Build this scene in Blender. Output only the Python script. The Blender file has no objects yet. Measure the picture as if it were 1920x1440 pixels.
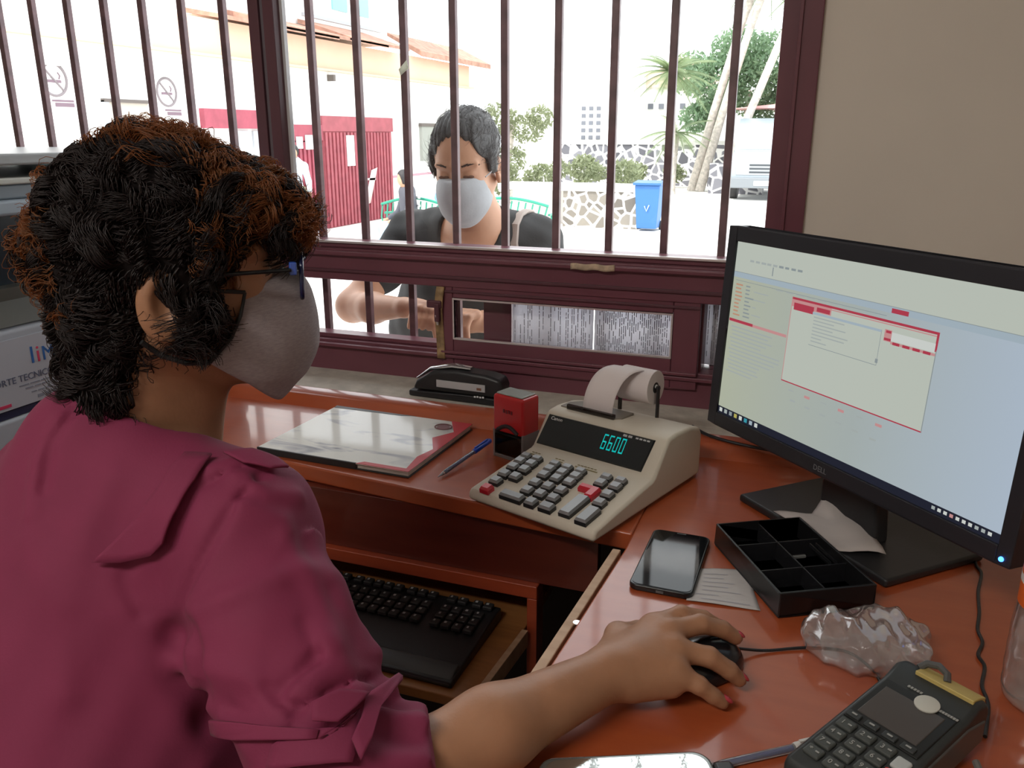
import bpy, bmesh, math, random
import numpy as np
from mathutils import Vector, Matrix
rnd = random.Random(7)
C = bpy.context.scene.collection
PI = math.pi
# ------------------------------------------------------------------ materials
MATS = {}
def nodes_of(m):
    m.use_nodes = True
    return m.node_tree.nodes, m.node_tree.links
def mat(name, col, rough=.5, metal=0., spec=.5, emit=None, estr=0., var=0., vscale=20., bump=0., bscale=80., coat=0., trans=0., alpha=1., sheen=0., col2=None, stretch=(1,1,1), detail=3, sss=0.):
    if name in MATS: return MATS[name]
    m = bpy.data.materials.new(name); N, L = nodes_of(m)
    b = N['Principled BSDF']
    col = tuple(col) + (1,)
    b.inputs['Base Color'].default_value = col
    b.inputs['Roughness'].default_value = rough
    b.inputs['Metallic'].default_value = metal
    b.inputs['Specular IOR Level'].default_value = spec
    b.inputs['Coat Weight'].default_value = coat
    b.inputs['Coat Roughness'].default_value = .08
    b.inputs['Transmission Weight'].default_value = trans
    b.inputs['Alpha'].default_value = alpha
    b.inputs['Sheen Weight'].default_value = sheen
    if sss:
        b.inputs['Subsurface Weight'].default_value = sss
        b.inputs['Subsurface Radius'].default_value = (.012, .005, .003)
        b.inputs['Subsurface Scale'].default_value = 1.0
    if emit:
        b.inputs['Emission Color'].default_value = tuple(emit) + (1,)
        b.inputs['Emission Strength'].default_value = estr
    tc = N.new('ShaderNodeTexCoord'); mp = N.new('ShaderNodeMapping')
    mp.inputs['Scale'].default_value = stretch
    L.new(tc.outputs['Object'], mp.inputs['Vector'])
    if var or col2:
        n = N.new('ShaderNodeTexNoise'); n.inputs['Scale'].default_value = vscale; n.inputs['Detail'].default_value = detail
        L.new(mp.outputs[0], n.inputs['Vector'])
        r = N.new('ShaderNodeValToRGB')
        r.color_ramp.elements[0].position = .35; r.color_ramp.elements[1].position = .65
        c2 = tuple(col2) + (1,) if col2 else tuple(max(0, c*(1-var)) for c in col[:3]) + (1,)
        r.color_ramp.elements[0].color = c2
        r.color_ramp.elements[1].color = col if col2 else tuple(min(1, c*(1+var)) for c in col[:3]) + (1,)
        L.new(n.outputs['Fac'], r.inputs['Fac']); L.new(r.outputs['Color'], b.inputs['Base Color'])
    if bump:
        n2 = N.new('ShaderNodeTexNoise'); n2.inputs['Scale'].default_value = bscale; n2.inputs['Detail'].default_value = 4
        L.new(mp.outputs[0], n2.inputs['Vector'])
        bp = N.new('ShaderNodeBump'); bp.inputs['Strength'].default_value = bump; bp.inputs['Distance'].default_value = .002
        L.new(n2.outputs['Fac'], bp.inputs['Height']); L.new(bp.outputs['Normal'], b.inputs['Normal'])
    MATS[name] = m
    return m
def glassy(name, col=(1,1,1), gloss=.08, rough=0.02, tint_alpha=1.0, ior=1.45):
    # thin clear sheet: mostly transparent, mirrors a little more at grazing angles
    if name in MATS: return MATS[name]
    m = bpy.data.materials.new(name); N, L = nodes_of(m)
    N.remove(N['Principled BSDF'])
    t = N.new('ShaderNodeBsdfTransparent'); t.inputs[0].default_value = tuple(col) + (1,)
    g = N.new('ShaderNodeBsdfGlossy'); g.inputs['Roughness'].default_value = rough
    f = N.new('ShaderNodeFresnel'); f.inputs['IOR'].default_value = ior
    mx = N.new('ShaderNodeMixShader')
    L.new(f.outputs[0], mx.inputs[0]); L.new(t.outputs[0], mx.inputs[1]); L.new(g.outputs[0], mx.inputs[2])
    L.new(mx.outputs[0], N['Material Output'].inputs['Surface'])
    MATS[name] = m
    return m
# ------------------------------------------------------------------ mesh building
def finish(me, angle=38):
    bm = bmesh.new(); bm.from_mesh(me)
    bmesh.ops.recalc_face_normals(bm, faces=bm.faces)
    a = math.radians(angle)
    for e in bm.edges:
        if len(e.link_faces) == 2:
            e.smooth = e.calc_face_angle(0) < a
        else: e.smooth = True
    for f in bm.faces: f.smooth = True
    bm.to_mesh(me); bm.free()
class MB:
    def __init__(s): s.v=[]; s.f=[]; s.mi=[]; s.T=Matrix.Identity(4); s.m=0
    def at(s, loc=(0,0,0), rot=(0,0,0), scale=None):
        from mathutils import Euler
        s.T = Matrix.Translation(loc) @ Euler(rot).to_matrix().to_4x4()
        if scale: s.T = s.T @ Matrix.Diagonal((*scale,1))
        return s
    def add(s, vs, fs):
        o=len(s.v)
        s.v += [tuple(s.T @ Vector(p)) for p in vs]
        s.f += [tuple(o+i for i in f) for f in fs]; s.mi += [s.m]*len(fs)
        return s
    def box(s, c, d, rz=0):
        x,y,z = d[0]/2,d[1]/2,d[2]/2; co,si=math.cos(rz),math.sin(rz)
        vs=[]
        for dz in (-z,z):
            for dx,dy in ((-x,-y),(x,-y),(x,y),(-x,y)):
                vs.append((c[0]+dx*co-dy*si, c[1]+dx*si+dy*co, c[2]+dz))
        return s.add(vs, [(3,2,1,0),(4,5,6,7),(0,1,5,4),(1,2,6,5),(2,3,7,6),(3,0,4,7)])
    def box2(s, a, b):
        return s.box([(a[i]+b[i])/2 for i in range(3)], [abs(b[i]-a[i]) for i in range(3)])
    def prism(s, poly, z0, z1, axis='z'):
        n=len(poly)
        f3={'z':lambda p,z:(p[0],p[1],z),'y':lambda p,z:(p[0],z,p[1]),'x':lambda p,z:(z,p[0],p[1])}[axis]
        vs=[f3(p,z0) for p in poly]+[f3(p,z1) for p in poly]
        fs=[tuple(range(n-1,-1,-1)), tuple(range(n,2*n))]+[(i,(i+1)%n,n+(i+1)%n,n+i) for i in range(n)]
        return s.add(vs,fs)
    def poly(s, pts): return s.add(pts,[tuple(range(len(pts)))])
    def cyl(s, a, b, r, r2=None, n=20, caps=True):
        return s.tube([a,b],[r, r if r2 is None else r2],n,caps)
    def tube(s, path, r, n=10, caps=True, closed=False, flat=None):
        P=[Vector(p) for p in path]; k=len(P); R = r if hasattr(r,'__len__') else [r]*k
        vs=[]; up=None
        for i in range(k):
            if closed: t=(P[(i+1)%k]-P[i-1])
            else: t=(P[min(i+1,k-1)]-P[max(i-1,0)])
            t.normalize()
            if up is None:
                up = Vector((0,0,1)) if abs(t.z)<.9 else Vector((1,0,0))
            u=(up-t*up.dot(t)).normalized(); w=t.cross(u); up=u
            for j in range(n):
                a=2*PI*j/n
                vs.append(tuple(P[i]+u*(math.cos(a)*R[i]*(flat or 1))+w*(math.sin(a)*R[i])))
        fs=[]
        for i in range(k if closed else k-1):
            for j in range(n):
                a=i*n; b=((i+1)%k)*n
                fs.append((a+j,a+(j+1)%n,b+(j+1)%n,b+j))
        if caps and not closed:
            fs.append(tuple(range(n-1,-1,-1))); fs.append(tuple((k-1)*n+j for j in range(n)))
        return s.add(vs,fs)
    def lathe(s, prof, n=32, c=(0,0,0), capb=True, capt=True):
        vs=[];k=len(prof)
        for r,z in prof:
            for j in range(n):
                a=2*PI*j/n; vs.append((c[0]+r*math.cos(a),c[1]+r*math.sin(a),c[2]+z))
        fs=[(i*n+j,i*n+(j+1)%n,(i+1)*n+(j+1)%n,(i+1)*n+j) for i in range(k-1) for j in range(n)]
        if capb: fs.append(tuple(range(n-1,-1,-1)))
        if capt: fs.append(tuple((k-1)*n+j for j in range(n)))
        return s.add(vs,fs)
    def grid(s, fn, nu, nv, thick=0.):
        vs=[fn(i/nu,j/nv) for j in range(nv+1) for i in range(nu+1)]
        fs=[(j*(nu+1)+i,j*(nu+1)+i+1,(j+1)*(nu+1)+i+1,(j+1)*(nu+1)+i) for j in range(nv) for i in range(nu)]
        return s.add(vs,fs)
    def ball(s, c, r, n=16, sc=(1,1,1)):
        vs=[];m=n//2
        for i in range(m+1):
            t=PI*i/m
            for j in range(n):
                a=2*PI*j/n
                vs.append((c[0]+r*sc[0]*math.sin(t)*math.cos(a),c[1]+r*sc[1]*math.sin(t)*math.sin(a),c[2]+r*sc[2]*math.cos(t)))
        fs=[(i*n+j,(i+1)*n+j,(i+1)*n+(j+1)%n,i*n+(j+1)%n) for i in range(m) for j in range(n)]
        return s.add(vs,fs)
    def build(s, name, mats, parent=None, bevel=0, seg=2, solid=0, angle=38, sub=0):
        me=bpy.data.meshes.new(name); me.from_pydata(s.v,[],s.f); me.validate()
        if not isinstance(mats,(list,tuple)): mats=[mats]
        for m in mats: me.materials.append(m)
        if len(mats)>1 and len(me.polygons)==len(s.mi): me.polygons.foreach_set('material_index', s.mi)
        bm=bmesh.new(); bm.from_mesh(me); bmesh.ops.remove_doubles(bm, verts=bm.verts, dist=1e-6); bm.to_mesh(me); bm.free()
        finish(me, angle)
        o=bpy.data.objects.new(name, me); C.objects.link(o)
        if parent: o.parent=parent
        if solid:
            md=o.modifiers.new('solid','SOLIDIFY'); md.thickness=solid; md.offset=0
        if sub:
            md=o.modifiers.new('sub','SUBSURF'); md.levels=sub; md.render_levels=sub
        if bevel:
            md=o.modifiers.new('bevel','BEVEL'); md.width=bevel; md.segments=seg; md.limit_method='ANGLE'; md.angle_limit=math.radians(40); md.harden_normals=True
        return o
def tag(o, label=None, cat=None, group=None, kind=None):
    if label: o['label']=label
    if cat: o['category']=cat
    if group: o['group']=group
    if kind: o['kind']=kind
    return o
def empty(name, loc=(0,0,0), rz=0, label=None, cat=None, group=None, kind=None, rot=None):
    o=bpy.data.objects.new(name,None); C.objects.link(o); o.location=loc
    o.rotation_euler = rot if rot else (0,0,rz)
    o.empty_display_size=.05
    return tag(o,label,cat,group,kind)
def kids(o): return [x for x in bpy.data.objects if x.parent==o]
def copy_tree(o, parent=None):
    ch=kids(o); c=o.copy(); C.objects.link(c); c.parent=parent
    for k in ch: copy_tree(k,c)
    return c
def text_obj(name, s, size, m, parent, loc, rot=(0,0,0), extrude=.0002, align='LEFT', sx=1.0):
    cu=bpy.data.curves.new(name,'FONT'); cu.body=s; cu.size=size; cu.extrude=extrude; cu.align_x=align; cu.resolution_u=2
    o=bpy.data.objects.new(name,cu); C.objects.link(o)
    bpy.context.view_layer.update()
    me=bpy.data.meshes.new_from_object(o); bpy.data.objects.remove(o)
    me.materials.clear(); me.materials.append(m)
    o=bpy.data.objects.new(name,me); C.objects.link(o); o.parent=parent; o.location=loc; o.rotation_euler=rot; o.scale=(sx,1,1)
    return o
# ------------------------------------------------------------------ signed distance modelling (organic shapes)
f32=np.float32
def A3(c): return np.array(c,dtype=f32)
def d_sph(p,c,r): return np.linalg.norm(p-A3(c),axis=-1)-f32(r)
def d_ell(p,c,r,R=None):
    q=p-A3(c)
    if R is not None: q=q@R.astype(f32)
    r=A3(r); k0=np.linalg.norm(q/r,axis=-1); k1=np.linalg.norm(q/(r*r),axis=-1)+f32(1e-9)
    return k0*(k0-1)/k1
def d_cap(p,a,b,ra,rb=None):
    a=A3(a);b=A3(b);rb=ra if rb is None else rb
    ab=b-a; t=np.clip(((p-a)@ab)/f32(ab@ab+1e-12),0,1)
    q=p-a-t[...,None]*ab
    return np.linalg.norm(q,axis=-1)-(f32(ra)+t*f32(rb-ra))
def d_seg(p,a,b): return d_cap(p,a,b,0.)
def d_box(p,c,h,r=0.,R=None):
    q=p-A3(c)
    if R is not None: q=q@R.astype(f32)
    q=np.abs(q)-A3(h)+f32(r)
    return np.linalg.norm(np.maximum(q,0),axis=-1)+np.minimum(q.max(axis=-1),0)-f32(r)
def smin(a,b,k):
    h=np.clip(.5+.5*(b-a)/k,0,1); return b+(a-b)*h-k*h*(1-h)
def smax(a,b,k): return -smin(-a,-b,k)
def chain(p,pts,rs,k=.01):
    d=None
    for i in range(len(pts)-1):
        e=d_cap(p,pts[i],pts[i+1],rs[i],rs[i+1])
        d=e if d is None else smin(d,e,k)
    return d
def sdf_mesh(fn, lo, hi, h, slack=1.6):
    lo=np.array(lo,float);hi=np.array(hi,float)
    B=12
    n=((np.ceil((hi-lo)/h).astype(int)+B)//B)*B+1
    V=np.ones(tuple(n),dtype=f32)
    nb=(n-1)//B
    ax=[lo[i]+h*np.arange(n[i]) for i in range(3)]
    cc=np.stack(np.meshgrid(*[lo[i]+h*(np.arange(nb[i])*B+B/2) for i in range(3)],indexing='ij'),-1).astype(f32)
    dc=fn(cc.reshape(-1,3)).reshape(cc.shape[:3])
    R=h*B*.5*math.sqrt(3)*slack
    for i in range(nb[0]):
        for j in range(nb[1]):
            for k in range(nb[2]):
                sl=(slice(i*B,i*B+B+1),slice(j*B,j*B+B+1),slice(k*B,k*B+B+1))
                if abs(dc[i,j,k])>R:
                    if dc[i,j,k]<0: V[sl]=np.where(V[sl]==1,-1,V[sl])
                else:
                    g=np.stack(np.meshgrid(ax[0][sl[0]],ax[1][sl[1]],ax[2][sl[2]],indexing='ij'),-1).astype(f32)
                    V[sl]=fn(g.reshape(-1,3)).reshape(g.shape[:3])
    V[V==0]=1e-7
    S=V<0
    corners=[(a,b,c) for a in (0,1) for b in (0,1) for c in (0,1)]
    m=[s-1 for s in S.shape]
    cnt=np.zeros(m,dtype=np.int8)
    for a,b,c in corners: cnt+=S[a:a+m[0],b:b+m[1],c:c+m[2]]
    act=(cnt>0)&(cnt<8)
    I=np.argwhere(act); idx=-np.ones(m,dtype=np.int64); idx[act]=np.arange(len(I))
    cv={cn:V[I[:,0]+cn[0],I[:,1]+cn[1],I[:,2]+cn[2]] for cn in corners}
    acc=np.zeros((len(I),3)); num=np.zeros(len(I))
    for a in corners:
        for d in range(3):
            if a[d]==0:
                b=list(a);b[d]=1;b=tuple(b)
                va,vb=cv[a],cv[b]; x=(va<0)!=(vb<0)
                t=np.where(x,va/np.where(x,va-vb,1),0)
                pt=np.tile(np.array(a,float),(len(I),1)); pt[:,d]+=t
                acc+=pt*x[:,None]; num+=x
    P=lo+h*(I+acc/num[:,None])
    F=[]
    for d in range(3):
        e1,e2=[(1,2),(2,0),(0,1)][d]
        s0=[slice(None)]*3; s1=[slice(None)]*3
        s0[d]=slice(0,-1); s1[d]=slice(1,None)
        X=S[tuple(s0)]!=S[tuple(s1)]
        E=np.argwhere(X)
        E=E[(E[:,e1]>0)&(E[:,e2]>0)&(E[:,e1]<m[e1])&(E[:,e2]<m[e2])]
        if not len(E): continue
        ins=S[E[:,0],E[:,1],E[:,2]]
        def cell(o1,o2):
            q=E.copy(); q[:,e1]+=o1; q[:,e2]+=o2
            return idx[q[:,0],q[:,1],q[:,2]]
        quad=np.stack([cell(-1,-1),cell(0,-1),cell(0,0),cell(-1,0)],1)
        quad[~ins]=quad[~ins][:,::-1]
        F.append(quad)
    F=np.concatenate(F); F=F[(F>=0).all(1)]
    return P,F
def mesh_np(name,P,F,mats,parent=None,smooth=True,keep_big=False,mi=None):
    me=bpy.data.meshes.new(name)
    me.vertices.add(len(P)); me.vertices.foreach_set('co',np.asarray(P,dtype=f32).ravel())
    k=F.shape[1]
    me.loops.add(len(F)*k); me.loops.foreach_set('vertex_index',F.astype(np.int32).ravel())
    me.polygons.add(len(F)); me.polygons.foreach_set('loop_start',np.arange(0,len(F)*k,k,dtype=np.int32))
    me.update(calc_edges=True); me.validate()
    if not isinstance(mats,(list,tuple)): mats=[mats]
    for m in mats: me.materials.append(m)
    if smooth: me.polygons.foreach_set('use_smooth',np.ones(len(me.polygons),dtype=bool))
    if mi is not None: me.polygons.foreach_set('material_index',mi.astype(np.int32))
    o=bpy.data.objects.new(name,me); C.objects.link(o)
    if parent: o.parent=parent
    return o
def relax(P,F,it=1,lam=.5):
    n=len(P); E0=np.concatenate([F[:,a] for a in range(4)]); E1=np.concatenate([F[:,(a+1)%4] for a in range(4)])
    I=np.concatenate([E0,E1]); J=np.concatenate([E1,E0]); cnt=np.maximum(np.bincount(I,minlength=n),1)
    for _ in range(it):
        acc=np.stack([np.bincount(I,weights=P[J,d],minlength=n) for d in range(3)],1)/cnt[:,None]
        P=P+(acc-P)*lam
    return P
def sdf_obj(name,fn,lo,hi,h,mats,parent=None,it=1,mfn=None):
    P,F=sdf_mesh(fn,lo,hi,h); P=relax(P,F,it)
    mi=None
    if mfn is not None: mi=mfn(P[F].mean(1))
    return mesh_np(name,P,F,mats,parent,mi=mi)
# ------------------------------------------------------------------ the camera and where its rays meet real planes
CF=1560.; TH=math.atan(470/1560.); YAW=math.radians(20.3); CZ=1.28
_c,_s=math.cos(TH),math.sin(TH)
FW=np.array((-math.sin(YAW)*_c,math.cos(YAW)*_c,-_s)); RT=np.array((math.cos(YAW),math.sin(YAW),0)); UP=np.array((-math.sin(YAW)*_s,math.cos(YAW)*_s,_c))
CAM=np.array((0,0,CZ))
def ray(u,v): return FW+RT*((u-960)/CF)+UP*((720-v)/CF)
def onZ(u,v,z): d=ray(u,v); return CAM+d*((z-CZ)/d[2])
def onY(u,v,y): d=ray(u,v); return CAM+d*(y/d[1])
def onX(u,v,x): d=ray(u,v); return CAM+d*(x/d[0])
def onD(u,v,t): return CAM+ray(u,v)*t
cam_d=bpy.data.cameras.new('camera'); cam=bpy.data.objects.new('camera',cam_d); C.objects.link(cam)
cam_d.sensor_width=36; cam_d.lens=CF/1920*36; cam_d.clip_start=.02; cam_d.clip_end=300
cam.location=(0,0,CZ)
cam.matrix_world=Matrix(((RT[0],UP[0],-FW[0],0),(RT[1],UP[1],-FW[1],0),(RT[2],UP[2],-FW[2],CZ),(0,0,0,1)))
bpy.context.scene.camera=cam
sc=bpy.context.scene
sc.view_settings.view_transform='Standard'; sc.view_settings.look='None'; sc.view_settings.gamma=1; sc.view_settings.use_curve_mapping=False
# ================================================================== ROOM
M_wall=mat('wall_paint',(.74,.68,.60),.85,bump=.15,bscale=60,var=.03,vscale=3)
M_out=mat('outer_render',(.7,.68,.64),.9,bump=.3,bscale=30)
M_ceil=mat('ceiling_paint',(.75,.73,.7),.9)
M_floor=mat('floor_tile',(.22,.17,.14),.35,var=.15,vscale=4)
M_sill=mat('bare_concrete_sill',(.52,.48,.42),.8,var=.12,vscale=25,bump=.4,bscale=120)
M_fr=mat('maroon_enamel',(.17,.058,.078),.35,spec=.4,var=.06,vscale=8,coat=.08)
M_frd=mat('maroon_enamel_dark',(.11,.042,.055),.38,spec=.4)
M_bar=mat('bar_enamel',(.12,.06,.068),.4,spec=.5,var=.25,vscale=30)
M_alu=mat('bare_metal_edge',(.75,.68,.68),.35,metal=.6)
M_glass=glassy('window_glass',(.985,.99,.985),ior=1.3)
def struct(name,mb,m,parent=None,**k):
    o=mb.build(name,m,parent,**k)
    if parent is None: o['kind']='structure'
    return o
YW=1.60
# inner walls of the booth
struct('floor',MB().box2((-3.2,-2.6,-.1),(1.5,1.8,0)),M_floor)
struct('ceiling',MB().box2((-3.2,-2.6,2.6),(1.5,1.85,2.7)),M_ceil)
w=MB()                                       # window wall with an opening x -3.0..-.035, z .78..2.05
w.box2((-3.2,1.585,-.7),(1.5,1.78,.745)); w.box2((-3.2,1.585,2.05),(1.5,1.78,2.7)); w.box2((-.036,1.585,.745),(1.5,1.78,2.05)); w.box2((-3.2,1.585,.745),(-3.0,1.78,2.05))
struct('wall_window',w,M_wall)
struct('wall_right',MB().box2((1.5,-2.6,-.1),(1.6,1.78,2.7)),M_wall)
struct('wall_left',MB().box2((-3.3,-2.6,-.1),(-3.2,1.78,2.7)),M_wall)
struct('wall_back',MB().box2((-3.3,-2.7,-.1),(1.6,-2.6,2.7)),M_wall)
# concrete ledge under the window
led=MB(); led.prism([(1.425,.70),(1.60,.70),(1.60,.762),(1.44,.756),(1.428,.752)],-1.9,.30,axis='x')
struct('window_sill',led,M_sill,bevel=.004)
# ------------------------------------------------ window 1: steel frame, mullion, jamb, rails, glass
win=empty('window_1',(-.036,YW,.78),kind='structure')
def wl(o): o.location=Vector(o.location)-Vector(win.location); o.parent=win; return o
def wpart(name,mb,m,**k): return wl(mb.build(name,m,None,**k))
# right jamb: three stepped faces
wpart('frame_jamb',MB().box2((-.070,1.575,.80),(-.034,1.70,2.05)).box2((-.100,1.592,1.05),(-.0695,1.68,2.05)),M_fr,bevel=.002)
wpart('jamb_bead',MB().box2((-.072,1.569,1.05),(-.066,1.576,2.05)),M_fr,bevel=.001)
wpart('frame_jamb',MB().box2((-3.0,1.575,.80),(-2.96,1.70,2.05)),M_fr,bevel=.002)
wpart('frame_head',MB().box2((-2.96,1.575,2.0),(-.07,1.70,2.05)),M_fr,bevel=.002)
# mullion = two posts side by side with a paler gap strip
wpart('mullion',MB().box2((-1.178,1.585,1.04),(-1.152,1.65,2.0)),M_frd,bevel=.002)
wpart('mullion',MB().box2((-1.138,1.580,1.04),(-1.112,1.622,2.0)),M_frd,bevel=.002)
wpart('mullion_strip',MB().box2((-1.153,1.592,1.04),(-1.137,1.64,2.0)),mat('grey_lilac_strip',(.17,.14,.16),.4),bevel=.001)
wpart('glass_edge_channel',MB().box2((-1.1125,1.604,1.05),(-1.105,1.616,2.0)),mat('bright_channel',(.8,.8,.82),.3,metal=.3))
# deep middle rail above the ticket opening
r=MB(); r.box2((-2.96,1.572,.972),(-.07,1.66,1.040)); r.box2((-2.96,1.592,1.040),(-.10,1.66,1.052))
wpart('middle_rail',r,M_fr,bevel=.002)
wpart('rail_ledge',MB().box2((-2.96,1.560,1.026),(-.072,1.575,1.036)),M_fr,bevel=.003)
wpart('glazing_bead',MB().box2((-1.10,1.586,1.050),(-.10,1.60,1.055)),M_alu,bevel=.001)
wpart('rail_groove',MB().box2((-2.96,1.566,.990),(-.072,1.573,.996)),M_frd,bevel=.001)
# bottom apron with the slide track
b=MB(); b.box2((-2.96,1.585,.752),(-.07,1.66,.832)); 
wpart('bottom_apron',b,M_fr,bevel=.002)
wpart('slide_track',MB().box2((-2.96,1.570,.818),(-.072,1.590,.826)),M_fr,bevel=.002)
wpart('slide_track',MB().box2((-2.96,1.600,.832),(-.75,1.640,.842)),M_fr,bevel=.002)
wpart('glass_pane',MB().box2((-1.108,1.612,1.052),(-.10,1.615,2.0)),M_glass)
# fixed stile between the slider and the right corner, with its narrow light
wpart('frame_stile',MB().box2((-.225,1.60,.83),(-.198,1.66,.975)).box2((-.150,1.60,.83),(-.07,1.66,.975)),M_fr,bevel=.002)
wpart('small_pane',MB().box2((-.198,1.625,.832),(-.150,1.628,.972)),M_glass)
# ------------------------------------------------ the security grille outside
gr=empty('security_grille',(-1.0,1.66,.80),label='row of dark maroon square steel bars standing outside the window glass',cat='window grille')
x0=-.181
for i in range(25):
    x=x0-.1119*i
    if x<-2.95: break
    o=MB().box2((x-.0075+1.0,-.0075,.0),(x+.0075+1.0,.0075,1.24)).build('bar',M_bar,gr,bevel=.002)
o=MB().box2((-1.96,-.012,1.22),(.93,.012,1.25)).build('top_rail',M_bar,gr)
# ------------------------------------------------ sliding ticket panel
sp=empty('sliding_ticket_panel',(-.49,1.575,.80),label='maroon sliding ticket window panel with narrow glazed slot standing ajar',cat='sliding window')
fr=MB(); X0,X1,Z0,Z1=-.252,.288,.0,.178; a0,a1,c0,c1=-.226,.237,.060,.149
fr.box2((X0,0,Z0),(a0,.022,Z1)); fr.box2((a1,0,Z0),(X1,.022,Z1)); fr.box2((a0,0,Z0),(a1,.022,c0)); fr.box2((a0,0,c1),(a1,.022,Z1))
fr.build('panel_frame',M_fr,sp,bevel=.0025)
MB().box2((X0-.002,-.006,.028),(X1,.001,.035)).build('lower_bead',M_fr,sp,bevel=.002)
MB().box2((X0,-.004,.160),(X1,.001,.165)).build('upper_bead',M_frd,sp,bevel=.001)
g=MB(); t=.0035
g.box2((a0,-.002,c0),(a0+t,.004,c1)); g.box2((a1-t,-.002,c0),(a1,.004,c1)); g.box2((a0+t,-.002,c0),(a1-t,.004,c0+t)); g.box2((a0+t,-.002,c1-t),(a1-t,.004,c1))
g.build('silver_bead',M_alu,sp)
MB().box2((a0,.010,c0),(a1,.0125,c1)).build('slot_glass',M_glass,sp)
M_latch=mat('worn_brass_tape',(.33,.21,.10),.55,var=.35,vscale=60)
MB().grid(lambda u,v:(X0-.008+.018*u-.006*math.sin(v*3), -.004-.004*math.sin(v*7), .172-.155*v),3,14).build('worn_edge_strip',M_latch,sp,solid=.003)
k=MB(); k.box((X0-.012,-.008,.135),(.034,.012,.016)); k.box((X0-.004,-.012,.118),(.012,.012,.04)); k.build('latch',M_frd,sp,bevel=.003)
MB().tube([(X0-.002,-.012,.128),(X0-.006,-.016,.112),(X0-.003,-.014,.092)],.0025,8).build('latch_tongue',mat('pale_metal',(.7,.68,.66),.35,metal=.7),sp)
# ------------------------------------------------ papers taped outside the slot glass, printed with lines
M_paper=mat('paper_white',(.80,.79,.80),.8,var=.02,vscale=5)
_n,_l=nodes_of(M_paper); _t=_n.new('ShaderNodeBsdfTranslucent'); _t.inputs[0].default_value=(.85,.85,.9,1); _x=_n.new('ShaderNodeMixShader'); _x.inputs[0].default_value=.5; _l.new(_n['Principled BSDF'].outputs[0],_x.inputs[1]); _l.new(_t.outputs[0],_x.inputs[2]); _l.new(_x.outputs[0],_n['Material Output'].inputs['Surface'])
M_ink=mat('faint_print',(.42,.41,.45),.9)
M_ink2=mat('print_grey',(.30,.30,.33),.9)
def notice(name,x0,x1,z0,z1,y,dens,lab,seed):
    q=random.Random(seed)
    e=empty(name,((x0+x1)/2,y,z0),label=lab,cat='paper notice')
    W=(x1-x0)/2
    MB().grid(lambda u,v:(-W+2*W*u,.0015*math.sin(u*5+seed),(z1-z0)*v),12,2).build('sheet',M_paper,e,solid=.0004)
    t=MB(); n=int((x1-x0)/.0042)
    for i in range(n):                         # the sheets hang sideways: text lines run upright
        xx=-W+.006+i*.0042
        if q.random()>dens or xx>W-.006: continue
        z=.004
        while z<(z1-z0)-.012:
            l=q.uniform(.004,.022)
            if q.random()<.78: t.box2((xx,-.0024,z),(xx+.0015,-.0018,min(z+l,z1-z0-.004)))
            z+=l+.0025
    t.build('printed_lines',M_ink if dens<.8 else M_ink2,e)
    return e
notice('printed_notice',-.603,-.425,.835,.968,1.632,.55,'white printed sheet behind the slot glass, next to the maroon stile',3)
notice('printed_notice',-.423,-.262,.835,.968,1.636,.95,'greyer densely printed sheet behind the right part of the slot glass',5)
notice('printed_notice',-.205,-.145,.835,.970,1.648,.6,'narrow printed sheet in the small light beside the monitor',8)
wpart('outer_stile',MB().box2((-.668,1.628,.832),(-.604,1.655,.972)),M_fr,bevel=.002)
# masking tape stub on the rail
tag(MB().grid(lambda u,v:(-.455+.088*u,1.5585-.0012*math.sin(u*9),1.026+.012*v+.001*math.sin(u*14)),16,3).build('masking_tape',mat('masking_tape_tan',(.55,.42,.30),.8,var=.2,vscale=90),None,solid=.0006),
    'short torn strip of tan masking tape stuck on the window rail','tape')
# outer counter shelf under the window, on the street side
struct('trim_1',MB().box2((-2.6,1.70,.745),(.2,1.86,.772)),M_out,bevel=.004)
# added fill light: unseen glowing box behind the camera to brighten the room
lt=empty('fill_light_box',(-.9,-1.0,2.6),label='unseen white fill light box added above and behind the desk',cat='fill light')
MB().box((0,0,-.03),(1.3,.32,.06)).build('housing',mat('fill_box_white',(.8,.8,.8),.5),lt,bevel=.006)
MB().box((0,0,-.064),(1.2,.26,.008)).build('fill_glow',mat('fill_glow_white',(.9,.9,.88),.5,emit=(1,.95,.88),estr=3.0),lt)
def area(name,loc,rot,size,sy,power,col=(1,1,1)):
    l=bpy.data.lights.new(name,'AREA'); l.shape='RECTANGLE'; l.size=size; l.size_y=sy; l.energy=power; l.color=col
    o=bpy.data.objects.new(name,l); C.objects.link(o); o.location=loc; o.rotation_euler=rot; return o
area('fill_light',(-.9,-1.0,2.52),(0,0,0),1.2,.26,34,(1,.95,.88))  # unseen fill lamp added just under the box
# ================================================================== DESK
def woodmat(name,col,col2,rough=.22,coat=.6,stretch=(1,12,6),sc=6):
    return mat(name,col,rough,coat=coat,col2=col2,vscale=sc,stretch=stretch,detail=6,bump=.06,bscale=10)
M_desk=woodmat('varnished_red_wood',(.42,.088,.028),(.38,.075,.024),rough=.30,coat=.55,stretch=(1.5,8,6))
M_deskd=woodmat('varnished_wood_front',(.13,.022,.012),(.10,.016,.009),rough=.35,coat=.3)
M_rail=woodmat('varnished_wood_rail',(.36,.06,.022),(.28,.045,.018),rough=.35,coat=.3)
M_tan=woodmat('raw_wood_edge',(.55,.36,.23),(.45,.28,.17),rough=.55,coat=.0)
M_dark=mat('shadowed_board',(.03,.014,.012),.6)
DZ=.75
desk=empty('desk',(-.45,1.2,0),label='varnished reddish wooden corner desk under the ticket window',cat='desk')
def dk(name,mb,m,**k):
    o=mb.build(name,m,None,**k); o.location=-Vector(desk.location); o.parent=desk; return o
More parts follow.
